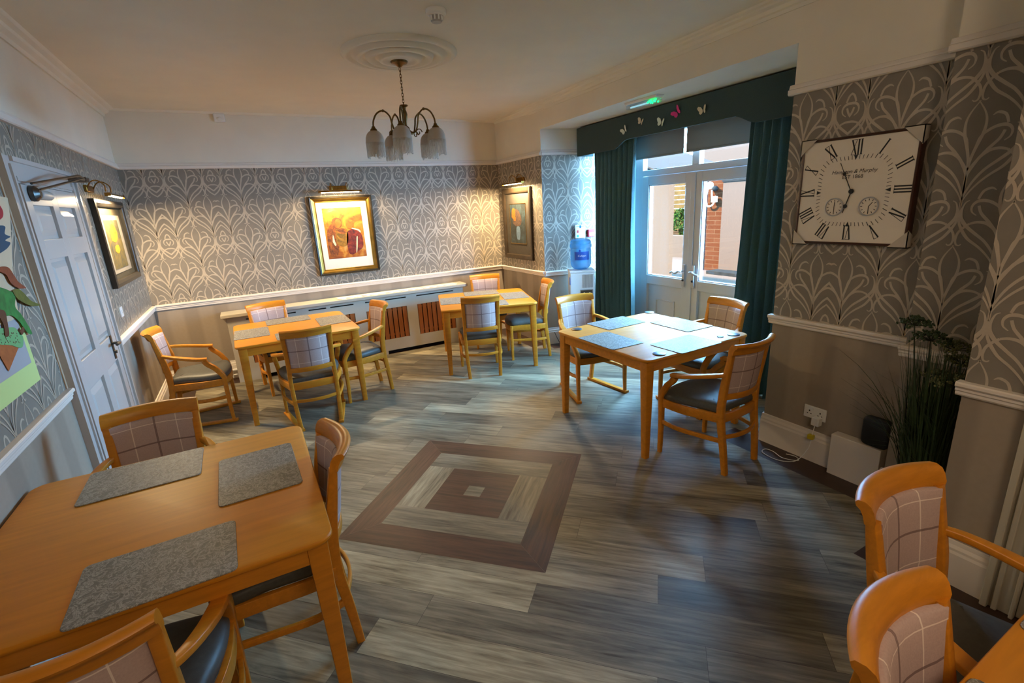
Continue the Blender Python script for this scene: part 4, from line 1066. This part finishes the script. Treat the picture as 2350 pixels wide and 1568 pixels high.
# ------------------------------------------------------------------ pelmet, curtains, blinds
t = thing('pelmet', 'dark grey-green fabric pelmet with shaped lower edge over the patio doors', 'pelmet', (3.80, 3.75, 2.70))
XPm = 3.80
def edge(s):       # underside height along the bay
    a, b = .36, .30
    for c, sg in ((4.41, 1), (2.87, -1)):
        pass
    f = 1.0
    dl = (4.52-s)/.22; dr = (s-2.76)/.22
    sm = lambda x: 0 if x <= 0 else 1 if x >= 1 else x*x*(3-2*x)
    return 2.385+.078*min(sm(dl), sm(dr))
ss = [2.18+i*(5.20-2.18)/120 for i in range(121)]
mb = MB()
L = lambda x, s, z: (x-XPm, s-3.75, z-2.70)
fr = [L(XPm, s, edge(s)) for s in ss]+[L(XPm, 5.20, 2.705), L(XPm, 2.18, 2.705)]
bk = [L(XPm+.02, s, edge(s)) for s in ss]+[L(XPm+.02, 5.20, 2.705), L(XPm+.02, 2.18, 2.705)]
n = len(fr); mb.faces(fr+bk, [tuple(range(n)), tuple(range(n, 2*n))]+[(i, (i+1) % n, n+(i+1) % n, n+i) for i in range(n)], 'pelmet_fabric')
mb.build('face_board', t, smooth=0)
mb = MB(); mb.box(XPm+.02, XPm+.23, 5.175, 5.195, 2.385, 2.705, 'pelmet_fabric', lambda x, y, z: L(x, y, z)); mb.box(XPm+.02, XPm+.23, 2.22, 2.24, 2.385, 2.705, 'pelmet_fabric', lambda x, y, z: L(x, y, z)); mb.box(XPm+.02, XPm+.36, 2.24, 5.175, 2.69, 2.705, 'pelmet_fabric', lambda x, y, z: L(x, y, z)); mb.build('return', t, smooth=0)
def curtain(label, y0, y1, folds, y0b, y1b, seed, z0=.02, z1=2.64, x=3.955):
    mb = MB(); rr = random.Random(seed); rings = []; N = folds*8
    ph = [rr.uniform(-.25, .25) for _ in range(folds+2)]; am = [rr.uniform(.7, 1.15) for _ in range(folds+2)]
    for iz in range(15):
        f = iz/14; z = z1+(z0-z1)*f; a = y0+(y0b-y0)*f; b = y1+(y1b-y1)*f; A = .022+.036*min(1, f*2.2)
        front = []
        for i in range(N+1):
            u = i/N; k_ = int(u*folds); s = math.sin(2*PI*u*folds+ph[k_]*f)
            front.append((x+A*am[k_]*s+.010*math.sin(5*f+u*9), a+(b-a)*u+.012*f*math.sin(2*PI*u*folds*1.0+1.3), z))
        rings.append(front)
    nn = N+1
    vs = [p for r in rings for p in r]+[(p[0]+.006, p[1], p[2]) for r in rings for p in r]; M_ = len(rings)*nn; fs = []
    for j in range(len(rings)-1):
        for i in range(N):
            q_ = (j*nn+i, j*nn+i+1, (j+1)*nn+i+1, (j+1)*nn+i); fs.append(q_); fs.append(tuple(M_+k for k in reversed(q_)))
    for i in range(N): fs.append((i, i+1, M_+i+1, M_+i)); fs.append(((len(rings)-1)*nn+i, (len(rings)-1)*nn+i+1, M_+(len(rings)-1)*nn+i+1, M_+(len(rings)-1)*nn+i))
    for j in range(len(rings)-1):
        for i in (0, N): fs.append((j*nn+i, (j+1)*nn+i, M_+(j+1)*nn+i, M_+j*nn+i))
    mb.faces(vs, fs, 'teal_fabric'); return tag(mb.build('curtain', smooth=60, recalc=False), label, 'curtain', 'curtains at the patio doors')
curtain('full length dark teal pleated curtain left of the patio doors, next to the cooler', 5.10, 4.36, 9, 5.06, 4.33, 4, x=3.985)
curtain('full length dark teal pleated curtain right of the patio doors, next to the clock wall', 2.92, 2.27, 8, 2.98, 2.27, 5)
for (a, b, lb) in ((3.80, 4.74, 'grey roller blind half lowered behind the left half of pelmet'), (2.70, 3.765, 'grey roller blind half lowered behind the right half of pelmet')):
    t = thing('roller_blind', lb, 'blind', (4.12, (a+b)/2, 2.62), 0, 'roller blinds over the patio doors'); h = (b-a)/2
    MB().box(-.0015, .0015, -h, h, -.335, .0, 'blind_fabric').build('cloth', t, smooth=0)
    MB().box(-.006, .006, -h, h, -.352, -.333, 'blind_fabric').build('bottom_bar', t, smooth=0, bevel=.003)
    MB().tube([(.0, -h, .02), (.0, h, .02)], .022, 12, 'grey_plastic').build('roller', t)
def butterfly(y, z, mat, rot, sc, label):
    t = thing('butterfly', label, 'butterfly decoration', (XPm-.004, y, z), 0, 'paper butterflies on the pelmet'); ca, sa = math.cos(rot), math.sin(rot)
    for sg in (-1, 1):
        pts = [(.004, 0), (.018, .030), (.040, .040), (.050, .026), (.042, .004), (.034, -.006), (.036, -.024), (.024, -.036), (.010, -.026), (.004, -.008)]
        P_ = [(sg*u*sc, v*sc, abs(u)*.45*sc) for u, v in pts]
        Q = [(-o, -(u*ca-v*sa), u*sa+v*ca) for u, v, o in P_]; mb = MB(); mb.prism(Q, [(x-.0012, y_, z_) for x, y_, z_ in Q], mat); mb.build('wing', t, smooth=0)
    MB().tube([(-.003, -(v*-sa)*sc, v*ca*sc) for v in (-.028, 0, .030)], [.002, .004, .002], 6, 'black_print').build('body', t)
butterfly(4.326, 2.557, 'butterfly_white', .5, .95, 'white paper butterfly on the pelmet, nearest its left step')
butterfly(4.075, 2.605, 'butterfly_cream', -.35, .85, 'cream paper butterfly on the pelmet, left of the mint white one')
butterfly(3.792, 2.552, 'butterfly_white', -.25, 1.0, 'mint white paper butterfly at the pelmet middle, below the pink one')
butterfly(3.594, 2.607, 'butterfly_pink', .7, 1.1, 'bright pink paper butterfly on the pelmet')
butterfly(3.294, 2.572, 'butterfly_cream', .15, .95, 'cream paper butterfly on the pelmet, right of the pink one')

# ------------------------------------------------------------------ water cooler, bottle, notices
CXY = (3.705, 5.03); CR = -math.atan2(.50, .866)
t = thing('water_cooler', 'white floor standing water cooler in the bay corner', 'water cooler', (*CXY, 0), CR)
mb = MB(); mb.box(-.155, .155, -.14, .14, 0, .985, 'white_plastic')
mb.build('cabinet', t, smooth=0, bevel=.012)
mb = MB(); mb.box(-.16, .16, -.145, .145, .985, 1.02, 'white_plastic'); mb.build('top_cover', t, smooth=0, bevel=.01)
mb = MB()
for i in range(9): mb.box(.005+i*.015, .011+i*.015, -.146, -.139, .80, .965, 'grey_plastic')
mb.build('louvre', t, smooth=0)
mb = MB(); mb.box(-.03, .135, -.148, -.139, .56, .78, 'grey_plastic'); mb.box(-.02, .125, -.150, -.147, .57, .77, 'steel_dark'); mb.build('tap_recess', t, smooth=0, bevel=.004)
for x in (.02, .09):
    mb = MB(); mb.tube([(x, -.145, .73), (x, -.185, .73), (x, -.19, .70)], .011, 8, 'white_plastic'); mb.build('tap', t)
mb = MB(); mb.box(-.1565, -.150, -.1425, -.10, .84, .94, 'blue_print'); mb.build('badge', t, smooth=0, bevel=.004)
t = thing('water_bottle', 'large blue water bottle with dark blue label on the cooler', 'water bottle', (*CXY, 1.02), CR)
pr = [(.001, .0), (.05, 0), (.085, .008), (.112, .03), (.126, .06), (.130, .09), (.127, .10), (.130, .11), (.130, .255), (.127, .265), (.134, .275), (.136, .295), (.134, .312), (.127, .320), (.130, .330), (.128, .35), (.118, .366), (.10, .372), (.001, .366)]
MB().lathe(pr, 32, 'bottle_blue').build('bottle_body', t, smooth=50)
mb = MB(); n = 14; A0 = math.radians(-90+3)
arc = [(A0-.78+1.5*i/n) for i in range(n+1)]
for i in range(n):
    q_ = [(.1315*math.cos(a_), .1315*math.sin(a_)) for a_ in (arc[i], arc[i+1])]
    mb.poly([(*q_[0], .125), (*q_[1], .125), (*q_[1], .228), (*q_[0], .228)], 'blue_print')
def bwrap(x, z, r=.1322): a_ = A0-.03+x/.13; return (r*math.cos(a_), r*math.sin(a_), z)
for u, v, r in ((-.028, .240, .013),): mb.poly([bwrap(u+r*math.cos(i*PI/5), v+r*1.2*math.sin(i*PI/5), .1318) for i in range(10)], 'blue_print')
vs, fs = text_mesh('Culligan', .032); mb.faces([bwrap(x+y*.2, .178+y) for x, y, z in vs], fs, 'white_print'); mb.build('bottle_label', t, smooth=0, recalc=False)
t = thing('notice_holder', 'white notice in clear holder on the bay wall above the water bottle', 'notice', W_bayl(.503, 0, 1.47), 0)
WL = lambda s, o, z: tuple(Vector(W_bayl(s, o, z))-Vector(W_bayl(.503, 0, 1.47)))
MB().box(.428, .578, .001, .020, 1.385, 1.565, 'acrylic', WL).build('holder', t, smooth=0)
mb = MB(); mb.box(.432, .574, .021, .022, 1.39, 1.56, 'white_print', WL)
mb.box(.445, .565, .0222, .0226, 1.535, 1.541, 'teal_print', WL); mb.box(.49, .515, .0222, .0228, 1.515, 1.55, 'blue_print', WL)
mb.box(.452, .478, .0222, .0226, 1.455, 1.49, 'red_print', WL); mb.box(.452, .478, .0222, .0226, 1.40, 1.43, 'teal_print', WL)
for z in (1.475, 1.466, 1.425, 1.416, 1.407): mb.box(.49, .55, .0222, .0226, z, z+.003, 'grey_plastic', WL)
mb.build('notice_sheet', t, smooth=0)
t = thing('fire_call_point', 'small red fire call point box on the bay wall behind the curtain edge', 'fire alarm', W_bayl(.655, 0, 1.445)); WF = lambda s, o, z: tuple(Vector(W_bayl(s, o, z))-Vector(W_bayl(.655, 0, 1.445)))
MB().box(.608, .702, .001, .045, 1.395, 1.49, 'red_plastic', WF).build('housing', t, smooth=0, bevel=.004); MB().box(.622, .688, .045, .047, 1.41, 1.452, 'white_print', WF).build('glass_plate', t, smooth=0); MB().box(.634, .676, .047, .0475, 1.428, 1.432, 'black_print', WF).build('printed_line', t, smooth=0)

# cooler lead trailing down
pts = [(3.40, 5.22, .20), (3.425, 5.20, .12), (3.45, 5.16, .04), (3.49, 5.18, .006), (3.53, 5.22, .006)]
tag(MB().tube(crom(pts, 5), .004, 6, 'black_plastic').build('power_lead'), 'thin black power lead on the floor beside the water cooler', 'cable')

# ------------------------------------------------------------------ paper poster on the left wall
t = thing('poster', 'children\'s cut-paper poster of a bright bird and ice-cream cone on left wall', 'poster', (XL, 2.75, 1.5))
W = lambda s, o, z: (o, s-2.75, z-1.5)
def psheet(name, pts, mat, o, th=.0012):
    mb = MB(); mb.prism([W(s, o, z) for s, z in pts], [W(s, o+th, z) for s, z in pts], mat); return mb.build(name, t, smooth=0)
psheet('green_border', [(2.40, 1.135), (3.155, 1.135), (3.155, 1.56), (2.40, 1.56)], 'green_paper', .004)
psheet('inner_sheet', [(2.46, 1.235), (3.11, 1.235), (3.11, 1.56), (2.46, 1.56)], 'grey_paper', .006)
sm = lambda pts: [(p.x, p.y) for p in crom([(x, y, 0) for x, y in pts]+[(*pts[0], 0)], 5)[:-1]]
psheet('backing_sheet', [(2.40, 1.47), (3.135, 1.455), (3.20, 1.62), (3.30, 1.76), (3.42, 1.93), (3.462, 2.02), (2.40, 2.06)], 'cream_paper', .008)
psheet('cone', [(2.845, 1.262), (3.02, 1.335), (2.84, 1.39), (2.80, 1.385)], 'cone_paper', .011)
psheet('scoop', sm([(2.80, 1.40), (2.86, 1.38), (2.94, 1.36), (3.04, 1.325), (3.09, 1.365), (3.06, 1.40), (3.03, 1.425), (2.94, 1.44), (2.84, 1.45)]), 'mint_paper', .013)
psheet('feather_blue', sm([(3.06, 1.84), (3.20, 1.88), (3.30, 1.88), (3.27, 1.845), (3.325, 1.83), (3.25, 1.815), (3.30, 1.80), (3.21, 1.77), (3.08, 1.76)]), 'teal_paint', .013)
psheet('green_body', sm([(2.86, 1.60), (2.98, 1.62), (3.10, 1.59), (3.15, 1.56), (3.11, 1.51), (3.15, 1.462), (3.20, 1.365), (3.15, 1.375), (3.10, 1.44), (3.04, 1.48), (2.94, 1.49), (2.86, 1.53)]), 'green_paint', .015)
psheet('tail_olive', sm([(3.13, 1.585), (3.20, 1.585), (3.25, 1.558), (3.31, 1.51), (3.415, 1.473), (3.30, 1.485), (3.20, 1.52), (3.15, 1.55)]), 'olive_paint', .017)
psheet('tail_rust', sm([(3.02, 1.69), (3.10, 1.70), (3.17, 1.69), (3.20, 1.655), (3.23, 1.615), (3.295, 1.578), (3.20, 1.59), (3.14, 1.62), (3.12, 1.66), (3.06, 1.68)]), 'rust_paint', .018)
psheet('leg_brown', sm([(2.90, 1.53), (2.985, 1.51), (2.975, 1.46), (2.95, 1.405), (2.91, 1.41), (2.93, 1.46)]), 'brown_paint', .016)
psheet('foot_dark', sm([(3.06, 1.40), (3.11, 1.412), (3.115, 1.395), (3.07, 1.38)]), 'brown_paint', .0185)
psheet('head_red', sm([(3.20, 2.0), (3.30, 1.99), (3.335, 1.955), (3.30, 1.92), (3.20, 1.91)]), 'red_paint', .013)
mb = MB(); rr = random.Random(5)
for i in range(30):
    u = rr.uniform(2.86, 3.04); v = 1.385+.27*(2.95-u)*.6+rr.uniform(-.022, .03); mb.poly([W(u+.004*math.cos(a_*PI/3), .0146, v+.004*math.sin(a_*PI/3)) for a_ in range(6)], 'brown_paint')
mb.build('scoop_dots', t, smooth=0, recalc=False)

# ------------------------------------------------------------------ potted grass plant
PX, PY = 2.93, 1.0
t = thing('potted_grass', 'tall artificial grass plant with round seed heads beside the pier', 'plant', (PX, PY, 0))
MB().lathe([(.001, 0), (.085, 0), (.115, .30), (.122, .31), (.115, .315), (.105, .30), (.001, .28)], 24, 'pot_green').build('pot', t)
mb = MB(); rr = random.Random(9)
def blade(x, y, th, lean, h, w, droop):
    P_ = []
    for i in range(9):
        f = i/8; r = lean*f**1.5+droop*f**4; z = .28+h*(f-.0)*(1-.25*droop*f**3*2)
        P_.append((x+r*math.cos(th), y+r*math.sin(th), z, w*(1-f)**.6+.0006))
    px, py = -math.sin(th), math.cos(th)
    vs = []; 
    for (a_, b_, z, w_) in P_: vs += [(a_+px*w_, b_+py*w_, z), (a_-px*w_, b_-py*w_, z)]
    mb.faces(vs, [(2*i, 2*i+1, 2*i+3, 2*i+2) for i in range(8)], 'leaf_green')
def ok(x, y): return PX+x < XR2-.02 and PY+y > .85
for i in range(520):
    th = rr.uniform(0, 2*PI); r0 = .09*math.sqrt(rr.random()); x, y = r0*math.cos(th), r0*math.sin(th); th2 = th+rr.uniform(-.6, .6)
    lean = abs(rr.gauss(.05, .07)); h = rr.uniform(.40, .80); dr = 0
    if i % 9 == 0: lean = rr.uniform(.12, .26); dr = rr.uniform(.05, .2); h = rr.uniform(.35, .7)
    ex, ey = x+(lean+dr)*math.cos(th2), y+(lean+dr)*math.sin(th2)
    if not ok(ex*1.05, ey*1.05):
        th2 = rr.uniform(PI*.55, PI*1.2); ex, ey = x+(lean+dr)*math.cos(th2), y+(lean+dr)*math.sin(th2)
        if not ok(ex, ey): lean = .02; dr = 0
    blade(x, y, th2, lean, h, rr.uniform(.0025, .0045), dr)
tag(mb.build('grass_blades', t, smooth=0, recalc=False), kind='stuff')
for (x, y, z, r, sd, mt) in ((-.02, .13, 1.165, .070, 1, 'leaf_green'), (-.0, .06, 1.095, .080, 2, 'leaf_green'), (.07, -.02, 1.05, .075, 6, 'umbel'), (.05, -.06, .985, .085, 3, 'umbel'), (-.04, -.10, .905, .10, 4, 'umbel'), (.0, .0, .90, .08, 5, 'umbel')):
    mb = MB(); mb.tube(crom([(x*.3, y*.3, .28), (x*.6, y*.6, (z+.28)/2), (x, y, z-.02)], 5), .0035, 6, 'stem_green'); st_ = mb.build('stem', t)
    mb = MB(); rr = random.Random(sd)
    for i in range(46):
        a_ = rr.uniform(0, 2*PI); ph = rr.uniform(.05, 1.45); ex = (x+r*math.sin(ph)*math.cos(a_), y+r*math.sin(ph)*math.sin(a_), z-.02+r*.55*math.cos(ph))
        if not ok(ex[0], ex[1]): continue
        mb.tube([(x, y, z-.02), ex], .0011, 4, 'stem_green')
        for _ in range(4): mb.ball((ex[0]+rr.gauss(0, .006), ex[1]+rr.gauss(0, .006), ex[2]+rr.gauss(0, .005)), .0055, mt, 4)
    mb.build('seed_head', st_, smooth=60)

# ------------------------------------------------------------------ outside, seen through the glass
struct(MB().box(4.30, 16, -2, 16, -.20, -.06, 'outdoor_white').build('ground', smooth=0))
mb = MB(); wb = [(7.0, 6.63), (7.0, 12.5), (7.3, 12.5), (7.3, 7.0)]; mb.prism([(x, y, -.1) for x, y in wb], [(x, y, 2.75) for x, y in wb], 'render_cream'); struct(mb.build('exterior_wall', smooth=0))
t = thing('lean_to_canopy', 'pale lean-to canopy with blue-grey rafters seen through the left transom', 'canopy', (6.0, 6.5, 2.4))
c_ = lambda x, y, z: (x-6.0, y-6.5, z-2.4)
zc = lambda y: 2.23+.34*(y-5.45)
mb = MB(); mb.prism([c_(5.3, 5.4, zc(5.4)), c_(6.95, 5.4, zc(5.4)), c_(6.95, 7.05, zc(7.05)), c_(5.3, 7.05, zc(7.05))], [c_(5.3, 5.4, zc(5.4)+.02), c_(6.95, 5.4, zc(5.4)+.02), c_(6.95, 7.05, zc(7.05)+.02), c_(5.3, 7.05, zc(7.05)+.02)], 'canopy_sheet'); mb.build('roof_sheet', t, smooth=0)
for x in (5.40, 6.30): MB().bar([c_(x, 5.4, zc(5.4)-.04), c_(x, 7.05, zc(7.05)-.04)], (.05, .08), (0, 0, 1), 'fascia_blue').build('rafter', t, smooth=0)
MB().box(5.28, 6.97, 5.34, 5.40, zc(5.4)-.08, zc(5.4)+.03, 'fascia_blue', c_).build('gutter', t, smooth=0)
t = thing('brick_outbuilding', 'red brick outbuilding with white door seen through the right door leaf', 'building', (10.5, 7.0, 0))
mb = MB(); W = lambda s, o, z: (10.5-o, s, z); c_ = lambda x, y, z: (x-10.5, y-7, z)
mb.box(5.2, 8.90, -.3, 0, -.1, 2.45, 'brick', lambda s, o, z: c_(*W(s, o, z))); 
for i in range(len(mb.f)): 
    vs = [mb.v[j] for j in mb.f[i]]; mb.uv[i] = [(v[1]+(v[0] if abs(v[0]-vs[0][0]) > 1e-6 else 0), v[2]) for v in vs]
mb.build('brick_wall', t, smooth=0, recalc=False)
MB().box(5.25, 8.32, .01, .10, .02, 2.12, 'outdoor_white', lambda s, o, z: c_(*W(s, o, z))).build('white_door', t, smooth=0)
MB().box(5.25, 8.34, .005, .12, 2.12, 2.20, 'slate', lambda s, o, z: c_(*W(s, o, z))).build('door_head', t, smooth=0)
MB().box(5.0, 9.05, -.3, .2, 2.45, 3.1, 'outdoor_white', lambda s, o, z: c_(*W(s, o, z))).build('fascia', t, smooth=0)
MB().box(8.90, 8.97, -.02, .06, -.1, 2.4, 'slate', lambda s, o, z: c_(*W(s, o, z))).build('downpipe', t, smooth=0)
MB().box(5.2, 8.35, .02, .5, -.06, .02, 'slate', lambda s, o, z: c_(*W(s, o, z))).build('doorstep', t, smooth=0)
t = thing('security_light', 'white security light with looped cable on the brick outbuilding', 'security light', (10.45, 8.66, 2.0))
MB().ball((-.08, .02, .06), .09, 'white_plastic', 10).build('lamp_head', t); MB().ball((-.06, -.12, -.02), .07, 'slate', 8).build('motion_eye', t)
MB().tube(crom([(-.02, .12, -.02), (-.03, .16, -.2), (-.03, .12, -.42), (-.03, -.02, -.42), (-.03, -.10, -.30), (-.03, -.02, -.22), (-.03, .0, -.05)], 5), .018, 6, 'white_plastic').build('cable', t); MB().box(-.06, -.0, -.16, -.02, -.34, -.20, 'white_plastic').build('junction_box', t, smooth=0)
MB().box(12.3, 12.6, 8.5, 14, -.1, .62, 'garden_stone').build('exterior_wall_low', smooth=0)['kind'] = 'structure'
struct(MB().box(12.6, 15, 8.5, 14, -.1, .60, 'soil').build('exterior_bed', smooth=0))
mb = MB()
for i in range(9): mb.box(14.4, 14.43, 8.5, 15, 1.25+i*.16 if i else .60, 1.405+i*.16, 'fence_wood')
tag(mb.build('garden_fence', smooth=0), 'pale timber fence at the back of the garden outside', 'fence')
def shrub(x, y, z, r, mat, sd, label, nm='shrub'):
    mb = MB(); rr = random.Random(sd)
    for i in range(420):
        a_ = rr.uniform(0, 2*PI); b_ = rr.uniform(-.6, 1.5); q_ = r*rr.uniform(.55, 1.05)
        c = (q_*math.cos(b_)*math.cos(a_), q_*math.cos(b_)*math.sin(a_), r*.8+q_*math.sin(b_)); d1 = Vector((rr.gauss(0, 1), rr.gauss(0, 1), rr.gauss(0, 1))).normalized()*.07; d2 = d1.cross(Vector((rr.gauss(0, 1), rr.gauss(0, 1), 1))).normalized()*.028
        C_ = Vector(c); mb.faces([C_-d1, C_+d2, C_+d1, C_-d2], [(0, 1, 2, 3)], mat)
    tag(mb.build(nm, smooth=0, recalc=False, loc=(x, y, z)), label, 'plant')
shrub(13.05, 12.05, .6, .45, 'bush', 1, 'green leafy shrub in the raised bed seen through the left door leaf')
shrub(13.75, 12.75, .54, .42, 'bush_pale', 2, 'pale yellow-green shrub before the timber fence outside')
shrub(12.74, 11.62, .60, .14, 'bush', 3, 'low flowering clump at the front of the raised garden bed', 'flower_clump')

# ------------------------------------------------------------------ light, sky, camera
def area(name, loc, target, sx, sy, power, col, spread=PI):
    l = bpy.data.lights.new(name, 'AREA'); l.shape = 'RECTANGLE'; l.size = sx; l.size_y = sy; l.energy = power; l.color = col; l.spread = spread
    o = bpy.data.objects.new(name, l); COL.objects.link(o); o.location = loc
    d = Vector(target)-Vector(loc); o.rotation_euler = d.to_track_quat('-Z', 'Y').to_euler(); return o
WARM = (1.0, .74, .42)
def lampline(nm, W, s, z, half, power):
    """tube of the picture light: strip shining down and back onto the picture"""
    l = bpy.data.lights.new(nm, 'AREA'); l.shape = 'RECTANGLE'; l.size = half*1.8; l.size_y = .03; l.energy = power; l.color = WARM
    o = bpy.data.objects.new(nm, l); COL.objects.link(o); p = Vector(W(s, .13, z-.018)); o.location = p
    ax = (Vector(W(s+1, 0, z))-Vector(W(s, 0, z))).normalized(); dn = (Vector(W(s, .10, z-1))-Vector(W(s, 0, z))).normalized(); zz = -dn; yy = zz.cross(ax)
    o.rotation_euler = Matrix((ax, yy, zz)).transposed().to_euler()
lampline('picture_lamp_light', W_back, 1.142, 2.125, .253, 33)
lampline('picture_lamp_light', W_strip, 5.90, 2.125, .262, 40)
lampline('picture_lamp_light', W_left, 5.50, 2.105, .27, 38)
# added warm fill light behind the viewer, no lamp body there
l = bpy.data.lights.new('warm_fill', 'POINT'); l.energy = 44; l.color = (1.0, .80, .60); l.shadow_soft_size = .4
o = bpy.data.objects.new('warm_fill', l); COL.objects.link(o); o.location = (.6, -.9, 2.6)
s = bpy.data.lights.new('sun', 'SUN'); s.energy = 135.0; s.color = (1.0, .80, .56); s.angle = .05
o = bpy.data.objects.new('sun', s); COL.objects.link(o); o.rotation_euler = Vector((.6, -.6, -.72)).to_track_quat('-Z', 'Y').to_euler()
p = bpy.data.lights.new('sky_portal', 'AREA'); p.shape = 'RECTANGLE'; p.size = 3.0; p.size_y = 2.6; p.cycles.is_portal = True
o = bpy.data.objects.new('sky_portal', p); COL.objects.link(o); o.location = (4.40, 3.72, 1.35); o.rotation_euler = Vector((-1, 0, 0)).to_track_quat('-Z', 'Y').to_euler()
w = bpy.data.worlds.new('sky'); SC.world = w; w.use_nodes = True
w.node_tree.nodes['Background'].inputs[0].default_value = (.25, .58, 1.0, 1); w.node_tree.nodes['Background'].inputs[1].default_value = 80.0

cam = bpy.data.cameras.new('camera'); co = bpy.data.objects.new('camera', cam); COL.objects.link(co); SC.camera = co
cam.sensor_width = 36; cam.lens = 36*1109.69/2350; cam.clip_start = .02
M = Matrix(((.87596484, .17558094, -.44928491, 0), (-.47929419, .21171039, -.85173692, 0), (-.05443048, .96143125, .26960579, 1.84112), (0, 0, 0, 1)))
co.matrix_world = M
vs_ = SC.view_settings; vs_.view_transform = 'Standard'; vs_.look = 'None'; vs_.gamma = 1; vs_.exposure = 0.28; vs_.use_curve_mapping = False
SC.cycles.max_bounces = 8; SC.cycles.transparent_max_bounces = 12; SC.cycles.sample_clamp_indirect = 6.0; SC.cycles.caustics_reflective = False; SC.cycles.caustics_refractive = False
